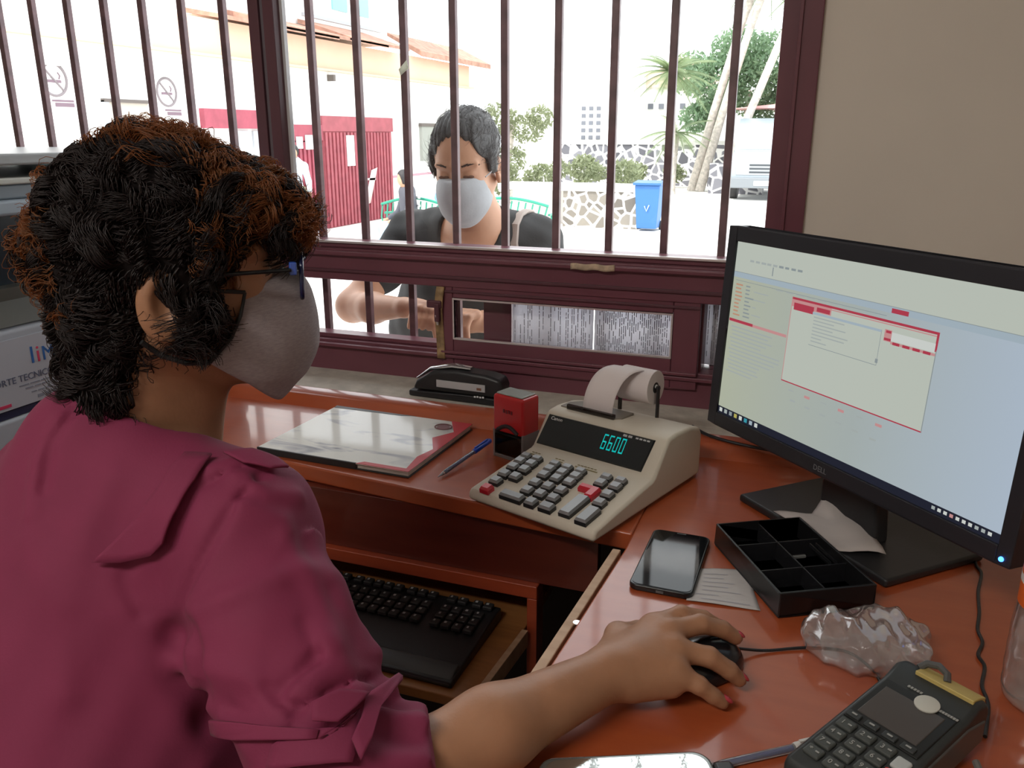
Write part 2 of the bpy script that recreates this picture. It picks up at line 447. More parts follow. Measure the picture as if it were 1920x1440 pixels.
top=MB(); top.prism([(-1.18,1.10),(-.80,1.092),(-.459,1.056),(-.205,1.035),(-.205,1.37),(-1.18,1.37)],.722,.750)
dk('desktop',top,M_desk,bevel=.004)
rt=MB(); rt.prism([(-.2055,1.37),(-.2055,.99),(-.222,.70),(-.245,.10),(.62,.10),(.62,1.37)],.722,.750)
dk('desktop_return',rt,M_desk,bevel=.003)
es=MB(); es.prism([(-.222,.985),(-.216,1.03),(-.208,1.03),(-.212,.985),(-.268,.10),(-.257,.10)][::1],.715,.747)
es=MB(); es.prism([(-.222,.99),(-.2105,.99),(-.2575,.10),(-.271,.10)],.700,.747)
dk('edge_strip',es,M_tan,bevel=.0015)
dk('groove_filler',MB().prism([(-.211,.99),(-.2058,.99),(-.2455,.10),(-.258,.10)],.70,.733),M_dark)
rg=MB(); rg.prism([(1.355,.749),(1.372,.768),(1.378,.772),(1.418,.772),(1.425,.766),(1.425,.74),(1.355,.74)],-1.18,.62,axis='x')
dk('back_moulding',rg,M_desk,bevel=.002)
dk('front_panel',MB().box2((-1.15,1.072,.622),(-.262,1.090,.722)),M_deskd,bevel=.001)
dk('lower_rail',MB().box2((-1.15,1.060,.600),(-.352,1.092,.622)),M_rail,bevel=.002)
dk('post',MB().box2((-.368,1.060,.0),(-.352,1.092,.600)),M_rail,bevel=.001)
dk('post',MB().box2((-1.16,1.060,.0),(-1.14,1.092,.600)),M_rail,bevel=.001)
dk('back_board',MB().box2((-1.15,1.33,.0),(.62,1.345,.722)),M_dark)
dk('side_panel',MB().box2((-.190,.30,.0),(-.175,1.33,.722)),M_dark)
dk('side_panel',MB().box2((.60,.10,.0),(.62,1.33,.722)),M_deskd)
tr=MB(); tr.prism([(-1.12,.872),(-.384,.872),(-.372,1.05),(-.372,1.30),(-1.12,1.30)],.530,.546)
dk('keyboard_shelf',tr,woodmat('shelf_wood',(.40,.17,.055),(.30,.12,.04),rough=.35,coat=.3),bevel=.002)
sb=MB(); sb.prism([(-.384,.866),(-.374,.866),(-.362,1.05),(-.372,1.05)],.524,.552)
dk('shelf_edge',sb,M_tan,bevel=.001)
o=MB().cyl((-.2175,.80,.7445),(-.2175,.80,.749),.0045,n=12).build('screw',mat('screw_steel',(.8,.8,.82),.25,metal=1.),None); o.location=-Vector(desk.location); o.parent=desk
# ------------------------------------------------ keyboard on the pull-out shelf
M_blk=mat('black_plastic',(.018,.018,.02),.4,bump=.1,bscale=400)
M_blk2=mat('black_plastic_soft',(.028,.028,.030),.55)
M_gloss=mat('black_gloss',(.006,.006,.007),.08,spec=.6)
M_white=mat('white_print',(.75,.75,.75),.6)
kb=empty('keyboard',(-.64,.985,.546),-.015,'black full size keyboard on the pull-out shelf under the desk','keyboard')
b=MB(); b.prism([(-.095,0),(.090,0),(.090,.022),(.07,.024),(-.058,.014),(-.095,.010)],-.225,.225,axis='x'); b.build('case',M_blk,kb,bevel=.003)
b=MB(); b.prism([(-.096,.002),(-.060,.002),(-.060,.017),(-.075,.016),(-.096,.008)],-.215,.222,axis='x'); b.build('palm_rest',mat('palm_rest_grey',(.05,.05,.052),.32),kb,bevel=.004)
cap=MB().box((0,0,0),(.0150,.0150,.007)).build('key',M_blk2,kb,bevel=.002)
rows=[(.075,.028),(.050,.0255),(.031,.0245),(.012,.0235),(-.007,.022),(-.026,.0205)]
first=True; dots=MB(); q=random.Random(4)
kn=0
for ri,(y,z) in enumerate(rows):
    x=-.208
    while x<.205 and kn<99:
        if ri==0 and kn%5==4: x+=.006
        wide=1.
        if ri==5 and -.12<x<0: wide=5.2
        if first: o=cap; first=False
        else:
            o=cap.copy(); C.objects.link(o); o.parent=kb
        o.location=(x+.0075*wide,y,z); o.scale=(wide,1,1)
        dots.box((x+.0055,y+.002,z+.0037),(.004 if q.random()<.5 else .003,.0045,.0003))
        x+=.0185*wide if wide==1 else .0185*5.1
        kn+=1
        if -.003<x-.125<.012: x=max(x,.140)
dots.build('key_legends',mat('key_legend_grey',(.42,.43,.44),.6),kb)
# ------------------------------------------------ journal
bk=empty('journal',(-.7275,1.2265,DZ),-.03,'closed hardback journal with grey marbled cover and red corners on the desk','book')
def bookmat():
    m=mat('marbled_cover',(.8,.8,.78),.35,coat=.45); N,L=nodes_of(m); b=N['Principled BSDF']
    tc=N.new('ShaderNodeTexCoord'); mp=N.new('ShaderNodeMapping'); mp.inputs['Scale'].default_value=(4,13,1)
    n=N.new('ShaderNodeTexNoise'); n.inputs['Scale'].default_value=1.6; n.inputs['Detail'].default_value=5; n.inputs['Distortion'].default_value=.8
    r=N.new('ShaderNodeValToRGB'); e=r.color_ramp.elements; e[0].position=.30; e[0].color=(.13,.14,.18,1); e[1].position=.45; e[1].color=(.75,.75,.70,1)
    x=r.color_ramp.elements.new(.37); x.color=(.42,.43,.46,1)
    L.new(tc.outputs['Object'],mp.inputs[0]); L.new(mp.outputs[0],n.inputs['Vector']); L.new(n.outputs['Fac'],r.inputs[0]); L.new(r.outputs[0],b.inputs['Base Color'])
    return m
MB().box((0,0,.0105),(.296,.246,.002)).build('front_cover',bookmat(),bk,bevel=.0008)
MB().box((0,0,.001),(.296,.246,.002)).build('back_cover',mat('cover_black',(.02,.02,.022),.4),bk,bevel=.0008)
MB().box((.001,0,.0057),(.288,.238,.0075)).build('page_block',mat('page_edges',(.62,.56,.50),.9,var=.15,vscale=60,stretch=(1,1,60)),bk)
M_red=mat('cover_red',(.55,.02,.035),.4,coat=.15)
c=MB(); c.prism([(.148,-.123),(.148,.123),(.105,.123),(.135,.07),(.112,.03),(.139,-.02),(.130,-.06),(.140,-.123)],.0114,.0121); c.prism([(.148,-.123),(.05,-.123),(.06,-.112),(.148,-.112)],.0112,.0119)
c.build('red_border',M_red,bk)
MB().box2((-.149,-.1235,0),(.05,-.1195,.0118)).build('spine_strip',mat('cover_black',(.02,.02,.022)),bk,bevel=.001)
c=MB(); c.tube([(.105+.016*math.cos(a),.088+.014*math.sin(a),.0124) for a in np.linspace(0,2*PI,20)[:-1]],.0012,6,closed=True); c.lathe([(.012,0),(.012,.0004)],20,(.105,.088,.0118)); c.build('round_emblem',mat('emblem_dark',(.22,.10,.11),.5),bk)
MB().prism([(-.148,.123),(-.146,.110),(0,.116),(.03,.123)],.0113,.0119).build('dark_corner',mat('cover_black',(.02,.02,.022)),bk)
# ------------------------------------------------ pen beside it
def pen(name,a,b,label,capc,bodym):
    a=Vector(a);b=Vector(b);L_=(b-a).length
    e=empty(name,a,label=label,cat='pen'); e.rotation_mode='QUATERNION'; e.rotation_quaternion=(b-a).to_track_quat('X','Z')
    MB().tube([(.012,0,0),(.02,0,0),(L_*.66,0,0)],[.0026,.0038,.0038],12).build('barrel',bodym,e)
    MB().tube([(.018,0,0),(L_*.65,0,0)],.0017,8).build('ink_tube',mat('ink_blue',(.02,.04,.25),.4),e)
    MB().tube([(0,0,0),(.004,0,0),(.014,0,0)],[.0006,.0012,.0030],10).build('tip',mat('pen_tip',(.35,.35,.38),.3,metal=.8),e)
    c=MB(); c.tube([(L_*.66,0,0),(L_*.68,0,0),(L_-.003,0,0),(L_,0,0)],[.0042,.0048,.0046,.003],14); c.box((L_*.82,0,.0058),(L_*.25,.003,.0018)); c.build('cap',capc,e,bevel=.0004)
    return e
M_clear=mat('clear_barrel',(.85,.88,.9),.08,trans=.85)
pen('ballpoint_pen',(-.5375,1.112,.7545),(-.507,1.262,.768),'clear ballpoint pen with blue cap between the journal and the calculator',mat('cap_blue',(.01,.07,.55),.3),M_clear)
# ------------------------------------------------ self-inking stamp
st=empty('self_inking_stamp',(-.455,1.250,DZ),-.34,'upright red and black self inking stamp beside the calculator','stamp')
M_sred=mat('stamp_red',(.50,.012,.016),.22,coat=.3)
b=MB(); b.box2((-.033,-.022,.046),(.033,.022,.112)); b.build('handle_cover',M_sred,st,bevel=.005,seg=3)
MB().box2((-.028,-.018,.1115),(.028,.018,.1150)).build('top_window',mat('stamp_top_grey',(.30,.32,.30),.2),st,bevel=.002)
b=MB(); b.box2((-.033,-.022,0),(-.029,.022,.05)); b.box2((.029,-.022,0),(.033,.022,.05)); b.box2((-.029,-.022,0),(.029,-.018,.006)); b.box2((-.029,.018,0),(.029,.022,.05)); b.build('foot_frame',mat('stamp_frame_clear',(.22,.2,.2),.25),st,bevel=.001)
MB().cyl((-.028,0,.028),(.028,0,.028),.017,n=20).build('ink_roller',M_blk,st)
b=MB(); b.tube([(-.022+.044*i/10,-.0225,.050+.010*math.sin(PI*i/10)) for i in range(11)],.0035,8); b.build('finger_notch',M_blk,st)
MB().box2((-.030,-.0215,.010),(.030,-.020,.042)).build('smoked_guard',glassy('smoked_clear',(.35,.33,.33)),st)
t=MB(); [t.box((-.008+.0055*i,-.0226,.086-.0008*(i%2)),(.0035,.0006,.006)) for i in range(4)]; t.build('printed_mark',mat('stamp_print',(.14,.01,.015),.5),st)
# ------------------------------------------------ stapler on the sill
sp_=empty('stapler',(-.665,1.487,.7585),-.035,'chunky black desk stapler with silver label lying on the window sill','stapler')
b=MB(); b.prism([(-.108,0),(.100,0),(.102,.014),(.02,.016),(-.108,.012)],-.018,.022,axis='y'); b.build('base',M_blk,sp_,bevel=.003)
prof=[(-.098,.016),(.100,.018),(.104,.040),(.098,.056),(.07,.062),(.00,.066),(-.05,.060),(-.088,.036)]
b=MB(); b.prism(prof,-.022,.024,axis='y'); b.build('body',M_blk,sp_,bevel=.008,seg=4)
b=MB(); b.tube([(-.095,0,.036),(-.06,0,.060),(-.01,0,.070),(.03,0,.068)],[.006,.012,.014,.010],12,flat=.35); b.build('chrome_top',mat('stapler_chrome',(.75,.77,.78),.15,metal=.9),sp_)
b=MB(); b.box2((-.040,-.0235,.028),(.068,-.0222,.043)); b.build('label_strip',mat('stapler_label',(.55,.56,.58),.3,metal=.3),sp_)
MB().box2((.050,-.0242,.031),(.060,-.0236,.036)).build('label_mark',mat('mark_brown',(.22,.10,.06),.5),sp_)
t=MB(); [t.box((.046+.006*i,-.0240,.017+.0006*(i%2)),(.004,.0006,.0035)) for i in range(4)]; t.build('maker_print',M_white,sp_)
# ================================================================== PRINTING CALCULATOR
M_beige=mat('calculator_beige',(.62,.56,.465),.5,bump=.05,bscale=300)
M_beiged=mat('calculator_beige_dark',(.46,.40,.32),.55)
M_keyg=mat('key_grey',(.23,.23,.235),.22,spec=.6)
M_keyb=mat('key_skirt_black',(.02,.02,.022),.4)
M_keyr=mat('key_red',(.60,.02,.04),.25,spec=.6)
ca=empty('printing_calculator',(-.460,1.052,DZ),math.radians(-18.5),'beige desktop printing calculator with lit teal digits and a paper strip','calculator')
W=.226
def topz(y): return .022+(.043-.022)*min(y,.154)/.154
prof=[(0,.004),(0,.016),(.006,.022),(.154,.043),(.160,.046),(.196,.091),(.203,.095),(.225,.097),(.27,.094),(.300,.086),(.308,.074),(.308,.004)]
b=MB(); b.prism(prof,0,W,axis='x'); b.build('housing',M_beige,ca,bevel=.006,seg=3)
b=MB(); b.prism([(.01,0),(.02,.006),(.31,.006),(.31,0)],.008,W-.008,axis='x'); b.build('base_pan',M_beiged,ca)
# display window lies on the sloped face
def dsp(a,s,off=.0006):   # s 0..1 up the display slope
    y=.161+.034*s; z=.0475+.0425*s
    n=(0,-.781,.625)
    return (a,y+n[1]*off,z+n[2]*off)
def quad_on(mb,a0,a1,s0,s1,off): 
    mb.add([dsp(a0,s0,off),dsp(a1,s0,off),dsp(a1,s1,off),dsp(a0,s1,off)],[(0,1,2,3)])
b=MB(); vs=[dsp(.008,.04,.0025),dsp(.200,.04,.0025),dsp(.204,.96,.0025),dsp(.010,.96,.0025)]; vb=[dsp(.006,.0,-.001),dsp(.202,.0,-.001),dsp(.206,1.,-.001),dsp(.008,1.,-.001)]
b.add(vs+vb,[(0,1,2,3),(4,5,1,0),(5,6,2,1),(6,7,3,2),(7,4,0,3)]); b.build('display_window',mat('display_black',(.008,.011,.013),.14,spec=.5),ca)
b=MB(); seg7={'6':'acdefg','0':'abcdef'}
M_led=mat('teal_digits',(0,.05,.05),.5,emit=(.0,.42,.40),estr=1.0)
dw,dg=.0072,.0108; s0,s1=.34,.80; sl=.0012
for i,chh in enumerate('6600'):
    a=.122+dg*i; sm=(s0+s1)/2; tw=.0013; ts=.045
    S={'a':(a,a+dw,s1-ts,s1),'d':(a,a+dw,s0,s0+ts),'g':(a,a+dw,sm-ts/2,sm+ts/2),'f':(a,a+tw,sm,s1),'b':(a+dw-tw,a+dw,sm,s1),'e':(a,a+tw,s0,sm),'c':(a+dw-tw,a+dw,s0,sm)}
    for k in seg7[chh]: quad_on(b,*S[k],.0030)
b.build('digits',M_led,ca)
slope=math.atan2(.0425,.034)
p=dsp(.016,.82,.0030); text_obj('maker_name','Canon',.0085,M_white,ca,p,(slope,0,0))
b=MB(); [quad_on(b,.152+.009*i,.159+.009*i,.86,.93,.0029) for i in range(2)]; [quad_on(b,.174+.0065*i,.179+.0065*i,.87,.92,.0029) for i in range(4)]; b.build('model_print',mat('dim_print',(.42,.42,.42),.6),ca)
# switch legends and slide switches
b=MB()
for a0,a1 in ((.014,.034),(.060,.078),(.102,.142)):
    y=.134; b.box(((a0+a1)/2,y,topz(y)+.0004),(a1-a0,.0025,.0006)); 
    for k in range(int((a1-a0)/.006)): b.box((a0+.003+k*.006,y+.006,topz(y+.006)+.0004),(.004,.0018,.0006))
b.build('switch_legends',mat('legend_olive',(.25,.20,.09),.7),ca)
def key(a,b_,wx=.0125,wy=.0105,m=None,h=.008,nm='key'):
    z=topz(b_); k=MB(); m=m or M_keyg
    k.m=0; k.prism([(-wx/2-.0012,-wy/2-.0012),(wx/2+.0012,-wy/2-.0012),(wx/2+.0012,wy/2+.0012),(-wx/2-.0012,wy/2+.0012)],-.001,h-.0025)
    k.m=1; zt=h+.0018
    vs=[(-wx/2-.001,-wy/2-.001,h-.0025),(wx/2+.001,-wy/2-.001,h-.0025),(wx/2+.001,wy/2+.001,h-.0025),(-wx/2-.001,wy/2+.001,h-.0025),(-wx/2+.001,-wy/2+.0012,zt-.0005),(wx/2-.001,-wy/2+.0012,zt-.0005),(wx/2-.001,wy/2-.0006,zt),(-wx/2+.001,wy/2-.0006,zt)]
    k.add(vs,[(0,1,5,4),(1,2,6,5),(2,3,7,6),(3,0,4,7),(4,5,6,7)])
    o=k.build(nm,[M_keyb if m is M_keyg else m,m],ca); o.location=(a,b_,z); o.rotation_euler=(math.atan(.024/.158),0,0); return o
for a,b_ in ((.0285,.0325),(.0265,.0555),(.0245,.079),(.0225,.0985),(.021,.116),(.047,.0565),(.045,.0805),(.043,.100),(.0415,.117),
             (.087,.034),(.084,.0575),(.081,.082),(.078,.1005),(.076,.117),(.110,.035),(.107,.058),(.104,.0825),(.101,.101),(.099,.1175),
             (.133,.035),(.130,.058),(.127,.083),(.125,.102),(.123,.118),(.112,.0105),(.1965,.058),(.194,.082),(.192,.106),(.190,.124),(.168,.104),(.166,.1225)):
    sm=.75 if b_>.112 else 1
    key(a,b_,.0145,.0130*sm)
key(.078,.010,.036,.0125); key(.139,.0115,.019,.0130)
key(.1705,.0335,.0165,.050); key(.2005,.0225,.0165,.036)
key(.031,.0085,.014,.0125,M_keyr,nm='red_key'); key(.161,.0815,.026,.009,M_keyr,nm='red_key'); key(.1735,.074,.012,.024,M_keyr,nm='red_key')
# printer well, tear bar, strip of printed paper
b=MB(); b.prism([(.012,.220),(.012,.246),(.027,.262),(.127,.262),(.127,.226),(.117,.220)],.088,.0985); b.build('printer_well',mat('printer_well',(.20,.17,.14),.5),ca,bevel=.001)
b=MB(); b.box2((.027,.216,.094),(.117,.222,.104)); b.build('tear_bar',glassy('smoked_clear'),ca)
rc=(0,.288,.139); rr=.028
def strip(u,v):
    path=[(.226,.090),(.224,.112),(.229,.136),(.240,.155),(.256,.1655),(.276,.1675)]
    t=v*(len(path)-1); i=min(int(t),len(path)-2); f=t-i
    P0=path[max(i-1,0)];P1=path[i];P2=path[i+1];P3=path[min(i+2,len(path)-1)]
    q=[.5*((2*P1[k])+(-P0[k]+P2[k])*f+(2*P0[k]-5*P1[k]+4*P2[k]-P3[k])*f*f+(-P0[k]+3*P1[k]-3*P2[k]+P3[k])*f**3) for k in (0,1)]
    sh=.012*v+.006*(1-v)
    return (.046+.056*u+sh+.020*v*v,q[0]+.003*math.sin(u*3.),q[1])
b=MB(); b.grid(strip,6,30); b.build('paper_strip',mat('till_paper',(.68,.61,.60),.75),ca,solid=.0004)
# roll on its two arms
b=MB(); b.tube([(.084,rc[1],rc[2]),(.157,rc[1],rc[2])],.003,10); b.box2((.083,rc[1]-.004,.080),(.086,rc[1]+.004,rc[2]+.004)); b.box2((.1535,rc[1]-.004,.080),(.156,rc[1]+.0035,rc[2]+.0035)); b.build('roll_holder',M_blk,ca)
ro=empty('paper_roll',(0,0,0),label='white till paper roll standing up behind the calculator',cat='paper roll')
T=Matrix.Translation((-.460,1.052,DZ))@Matrix.Rotation(math.radians(-18.5),4,'Z')
ro.matrix_world=T@Matrix.Translation((.120,rc[1],rc[2]))
b=MB(); n=48; vs=[];fs=[]
for x in (-.030,.030):
    for r in (.0085,rr):
        for j in range(n): vs.append((x,r*math.cos(2*PI*j/n),r*math.sin(2*PI*j/n)))
for j in range(n):
    k=(j+1)%n; I0,O0,I1,O1=0,n,2*n,3*n
    fs+=[(I0+j,I0+k,O0+k,O0+j),(I1+k,I1+j,O1+j,O1+k),(O0+j,O0+k,O1+k,O1+j),(I0+k,I0+j,I1+j,I1+k)]
b.add(vs,fs); b.build('rolled_paper',mat('till_paper',(.68,.61,.60)),ro,bevel=.0008)
b=MB(); b.tube([(-.0302,0,0),(.0302,0,0)],.0084,20); b.build('core',M_blk,ro)
b=MB(); b.tube([(.0303,0,.002),(.0315,0,.002)],.0035,12); b.build('spindle_end',M_white,ro)
# ================================================================== MONITOR
mo=empty('monitor',(-.140,1.254,.852),label='black framed flat monitor showing a light web form with red windows',cat='monitor',rot=(math.radians(-3),0,math.radians(-45.9)))
mo.rotation_euler=Matrix.Rotation(math.radians(-45.9),3,'Z').to_euler()
Rm=Matrix.Rotation(math.radians(-45.9),4,'Z')@Matrix.Rotation(math.radians(-3),4,'X'); mo.rotation_euler=Rm.to_euler()
MW,MH=.508,.300; sx0,sx1,sz0,sz1=.0185,.4905,.0200,.2790
b=MB()
b.box2((0,0,0),(sx0,.022,MH)); b.box2((sx1,0,0),(MW,.022,MH)); b.box2((sx0,0,0),(sx1,.022,sz0)); b.box2((sx0,0,sz1),(sx1,.022,MH)); b.build('bezel',mat('bezel_grey_black',(.022,.022,.028),.38),mo,bevel=.0015)
b=MB(); b.prism([(.022,.004),(.035,.03),(.048,.06),(.048,.24),(.035,.27),(.022,.296)],.012,MW-.012,axis='x'); b.build('rear_shell',M_blk,mo,bevel=.004)
SW,SH=sx1-sx0,sz1-sz0
cols=dict(bg=(.40,.47,.49),pale=(.49,.53,.47),bar=(.36,.44,.50),red=(.42,.045,.075),pink=(.55,.27,.27),grey=(.26,.30,.31),lgrey=(.37,.41,.40),tb=(.015,.017,.030),wht=(.6,.63,.6),blue=(.04,.30,.38),yel=(.45,.40,.10),ora=(.5,.27,.18))
keys=list(cols); SM=[]
for k in keys:
    m=mat('screen_'+k,(.0,.0,.0),.5,spec=.15,emit=cols[k],estr=.92); SM.append(m)
# background: smooth change of backlit tone across the panel seen at an angle
m=bpy.data.materials.new('screen_background'); N,L=nodes_of(m); bb=N['Principled BSDF']; bb.inputs['Base Color'].default_value=(0,0,0,1); bb.inputs['Roughness'].default_value=.5; bb.inputs['Specular IOR Level'].default_value=.15
tc=N.new('ShaderNodeTexCoord'); sp3=N.new('ShaderNodeSeparateXYZ'); rr_=N.new('ShaderNodeMapRange'); rr_.inputs['From Min'].default_value=0; rr_.inputs['From Max'].default_value=.5
rp=N.new('ShaderNodeValToRGB'); e=rp.color_ramp.elements; e[0].position=.05; e[0].color=(.43,.46,.36,1); e[1].position=1; e[1].color=(.42,.50,.60,1); x=rp.color_ramp.elements.new(.55); x.color=(.38,.43,.42,1)
L.new(tc.outputs['Object'],sp3.inputs[0]); L.new(sp3.outputs[0],rr_.inputs['Value']); L.new(rr_.outputs[0],rp.inputs[0]); L.new(rp.outputs[0],bb.inputs['Emission Color']); bb.inputs['Emission Strength'].default_value=.92
SM[0]=m
b=MB()
lay=[0]
def R(x0,x1,z0,z1,c,l=1): b.m=keys.index(c); y=-.0001*l+.004; b.add([(x0,y,z0),(x1,y,z0),(x1,y,z1),(x0,y,z1)],[(0,1,2,3)])
b.m=0; b.box2((sx0-.001,.004,sz0-.001),(sx1+.001,.012,sz1+.001))
q=random.Random(11)
R(sx0,sx1,.236,sz1,'pale',1); R(sx0,sx1,.228,.236,'bar',1); R(sx0,sx1,.2355,.2362,'grey',2)
for i in range(9): R(.05+.012*i,.057+.012*i+q.random()*.003,.253,.256,'lgrey' if i<5 else 'grey',2)
R(.098,.1,.240,.252,'grey',2)
# left menu: little red bullets with grey captions, then the red bar and grey lines
R(.024,.30,.2235,.2242,'grey',2)
for i in range(9):
    z=.218-.0055*i; R(.026,.036+q.random()*.006,z-.0012,z+.001,'ora',2); R(.048,.056+q.random()*.012,z-.001,z+.001,'grey',2)
    if i%2: R(.066,.072+q.random()*.03,z-.001,z+.0005,'lgrey',2)
R(.020,.1415,.1625,.1665,'pink',2); R(.020,.072,.163,.167,'red',3)
for i in range(13):
    z=.156-.0056*i; R(.026+.002*(i%3),.08+q.random()*.055,z-.0011,z+.0008,'lgrey',2)
for i in range(7): R(.11+.02*i,.124+.02*i,.222,.2232,'lgrey',2)
R(.306,.330,.2285,.2340,'red',3)
# popup window with red frame
x0,x1,z0,z1=.1435,.3745,.1035,.2195
R(x0,x1,z0,z1,'pale',3)
R(x0,x1,z1-.003,z1,'red',4); R(x0,x1,z0,z0+.0016,'red',4); R(x0,x0+.0012,z0,z1,'pink',4); R(x1-.0012,x1,z0,z1-.02,'grey',4); R(x1-.003,x1,z1-.022,z1,'red',4)
R(x0,.215,z1-.0125,z1-.003,'pink',4); R(x0+.005,.185,z1-.0165,z1-.007,'red',5); R(.19,.213,z1-.0115,z1-.006,'red',5); R(.215,x1-.003,z1-.0055,z1-.0042,'pink',4)
R(.184,.297,.163,.2065,'pale',5); R(.184,.297,.2035,.2065,'bar',6); R(.184,.297,.1628,.1635,'grey',6); R(.2965,.2972,.163,.2065,'grey',6)
for i in range(8): R(.187,.205+q.random()*.045,.1995-.0045*i,.201-.0045*i,'lgrey',6)
R(.2945,.2985,.166,.171,'grey',7)
R(.3015,.312,.1945,.2085,'pink',6); R(.3035,.311,.2045,.2075,'red',7); R(.302,.312,.1955,.1985,'red',7); R(.312,.3735,.1925,.1955,'pink',6)
for i in range(4): R(.315+.0142*i,.325+.0142*i,.1922,.1956,'red',7)
R(.312,.372,.1965,.2065,'wht',6)
for i in range(6): R(.16+.03*i,.17+.03*i,.0935-.002*(i%2),.0950,'pink' if i%2 else 'lgrey',2)
for i in range(6): R(.165+.028*i,.175+.028*i,.080-.0015*i,.0825-.0015*i,'lgrey',2)
# taskbar
R(sx0,sx1,sz0,sz0+.0105,'tb',3)
for i in range(8): R(.022+.0115*i,.0285+.0115*i,.0225,.0285,['wht','lgrey','grey','yel','wht','blue','bar','wht'][i],4)
for i in range(10): R(.405+.0078*i,.4095+.0078*i,.0240,.0280,['lgrey','wht','wht','pink','wht','wht','wht','lgrey','lgrey','wht'][i],4)
b.build('screen',SM,mo)
text_obj('maker_name','DELL',.0105,mat('bezel_logo',(.16,.16,.17),.4),mo,(.228,-.0004,.0055),(PI/2,0,0))
b=MB(); b.ball((.4975,-.0005,.0075),.0028,12); b.build('power_light',mat('blue_power_light',(0,0,.2),.4,emit=(.05,.22,1.0),estr=5.),mo)
# stand: base plate and neck are built upright in world space then parented
def mpart(name,mb,m,**k):
    o=mb.build(name,m,None,**k); o.parent=mo; o.matrix_parent_inverse=(Matrix.Translation(mo.location)@Rm).inverted(); return o
ee=Vector((math.cos(math.radians(-45.9)),math.sin(math.radians(-45.9)),0)); nn=Vector((-ee.y,ee.x,0))
def bp(s_,n_,z): v=Vector((-.140,1.254,0))+ee*s_+nn*n_; return (v.x,v.y,z)
bs=MB(); F=[(.085,.003),(.362,.003),(.362,.175),(.085,.175)]
vs=[bp(a,c,.7505) for a,c in F]+[bp(a,c,.7625) for a,c in F]
bs.add(vs,[(3,2,1,0),(4,5,6,7),(0,1,5,4),(1,2,6,5),(2,3,7,6),(3,0,4,7)]); mpart('base_plate',bs,M_blk,bevel=.004)
nk=MB(); F=[(.185,.060),(.290,.060),(.290,.085),(.185,.085)]; G=[(.195,.052),(.280,.052),(.280,.072),(.195,.072)]
vs=[bp(a,c,.760) for a,c in F]+[bp(a,c,.98) for a,c in G]
nk.add(vs,[(3,2,1,0),(4,5,6,7),(0,1,5,4),(1,2,6,5),(2,3,7,6),(3,0,4,7)]); mpart('neck',nk,M_blk,bevel=.006)
# ================================================================== CABLES
def cable(name,pts,r,lab,m=None,n=8):
    P=[Vector(p) for p in pts]; out=[]
    for i in range(len(P)-1):
        a,b_,c,d=P[max(i-1,0)],P[i],P[i+1],P[min(i+2,len(P)-1)]
        for k in range(8):
            t=k/8; out.append(.5*((2*b_)+(-a+c)*t+(2*a-5*b_+4*c-d)*t*t+(-a+3*b_-3*c+d)*t**3))
    out.append(P[-1])
    return tag(MB().tube(out,r,n).build(name,m or M_blk,None),lab,'cable')
cable('monitor_cable',[(-.185,1.435,.776),(-.16,1.405,.776),(-.13,1.385,.776),(-.08,1.370,.775),(-.02,1.362,.775),(.05,1.38,.775),(.10,1.30,.77),(.13,1.24,.78)],.0028,'black cable running along the back moulding behind the monitor')
pts=[onZ(u,v,.7525) for u,v in ((1830,1058),(1840,1075),(1834,1110),(1836,1150),(1833,1180),(1842,1205),(1834,1228),(1846,1250),(1841,1285),(1850,1310))]
pts=[tuple(p) for p in pts]+[tuple(onZ(1853,1330,.7525)),(.185,.745,.7525)]
cable('thin_wavy_cable',[(.23,1.16,.7525)]+pts,.0019,'thin kinked black cable from under the monitor towards the card terminal')
# ================================================================== PHONE, RECEIPT, COIN TRAY, NOTE
ph=empty('smartphone',(-.1395,.9665,DZ),-.01,'black smartphone lying face up in front of the coin tray','phone')
b=MB(); r=.010; pl=[]
for cx,cy,a0 in ((.0385-r,.0785-r,0),(-.0385+r,.0785-r,90),(-.0385+r,-.0785+r,180),(.0385-r,-.0785+r,270)):
    for k in range(7): a=math.radians(a0+15*k); pl.append((cx+r*math.cos(a),cy+r*math.sin(a)))
b.prism(pl,.0005,.0085); b.build('phone_body',mat('phone_black',(.01,.01,.011),.25),ph,bevel=.002)
b=MB(); b.prism([(x*.93,y*.965) for x,y in pl],.0084,.0091); b.build('screen_glass',mat('phone_glass',(.004,.005,.006),.05,spec=.22),ph)
b=MB(); b.box((.0,.0725,.0092),(.012,.0014,.0004)); b.build('ear_slot',mat('slot_grey',(.12,.12,.12),.5),ph)
b=MB(); b.box((0,-.0787,.0045),(.009,.001,.003)); b.build('charge_port',mat('slot_grey',(.12,.12,.12)),ph)
def receipt(name,pts,lab,zf,m,seed=1,lines=None):
    # quad patch with gentle waves
    A,B_,C_,D_=[np.array(p) for p in pts]
    def fn(u,v):
        p=(A*(1-u)+B_*u)*(1-v)+(D_*(1-u)+C_*u)*v
        return (p[0],p[1],p[2]+zf(u,v))
    e=empty(name,tuple(A),label=lab,cat='paper')
    b=MB(); b.grid(lambda u,v:tuple(np.array(fn(u,v))-A),14,18); b.build('sheet',m,e,solid=.0003)
    if lines:
        t=MB(); q=random.Random(seed)
        for i in range(lines):
            v=.08+.85*i/lines; u0=.1+.1*q.random(); u1=u0+.3+.4*q.random()
            N_=6; vs=[]
            for k in range(N_+1):
                u=u0+(u1-u0)*k/N_
                for dv in (0,.018): p=np.array(fn(u,v+dv))-A; vs.append((p[0],p[1],p[2]+.0006))
            t.add(vs,[(2*k,2*k+2,2*k+3,2*k+1) for k in range(N_)])
        t.build('print',M_ink,e)
    return e
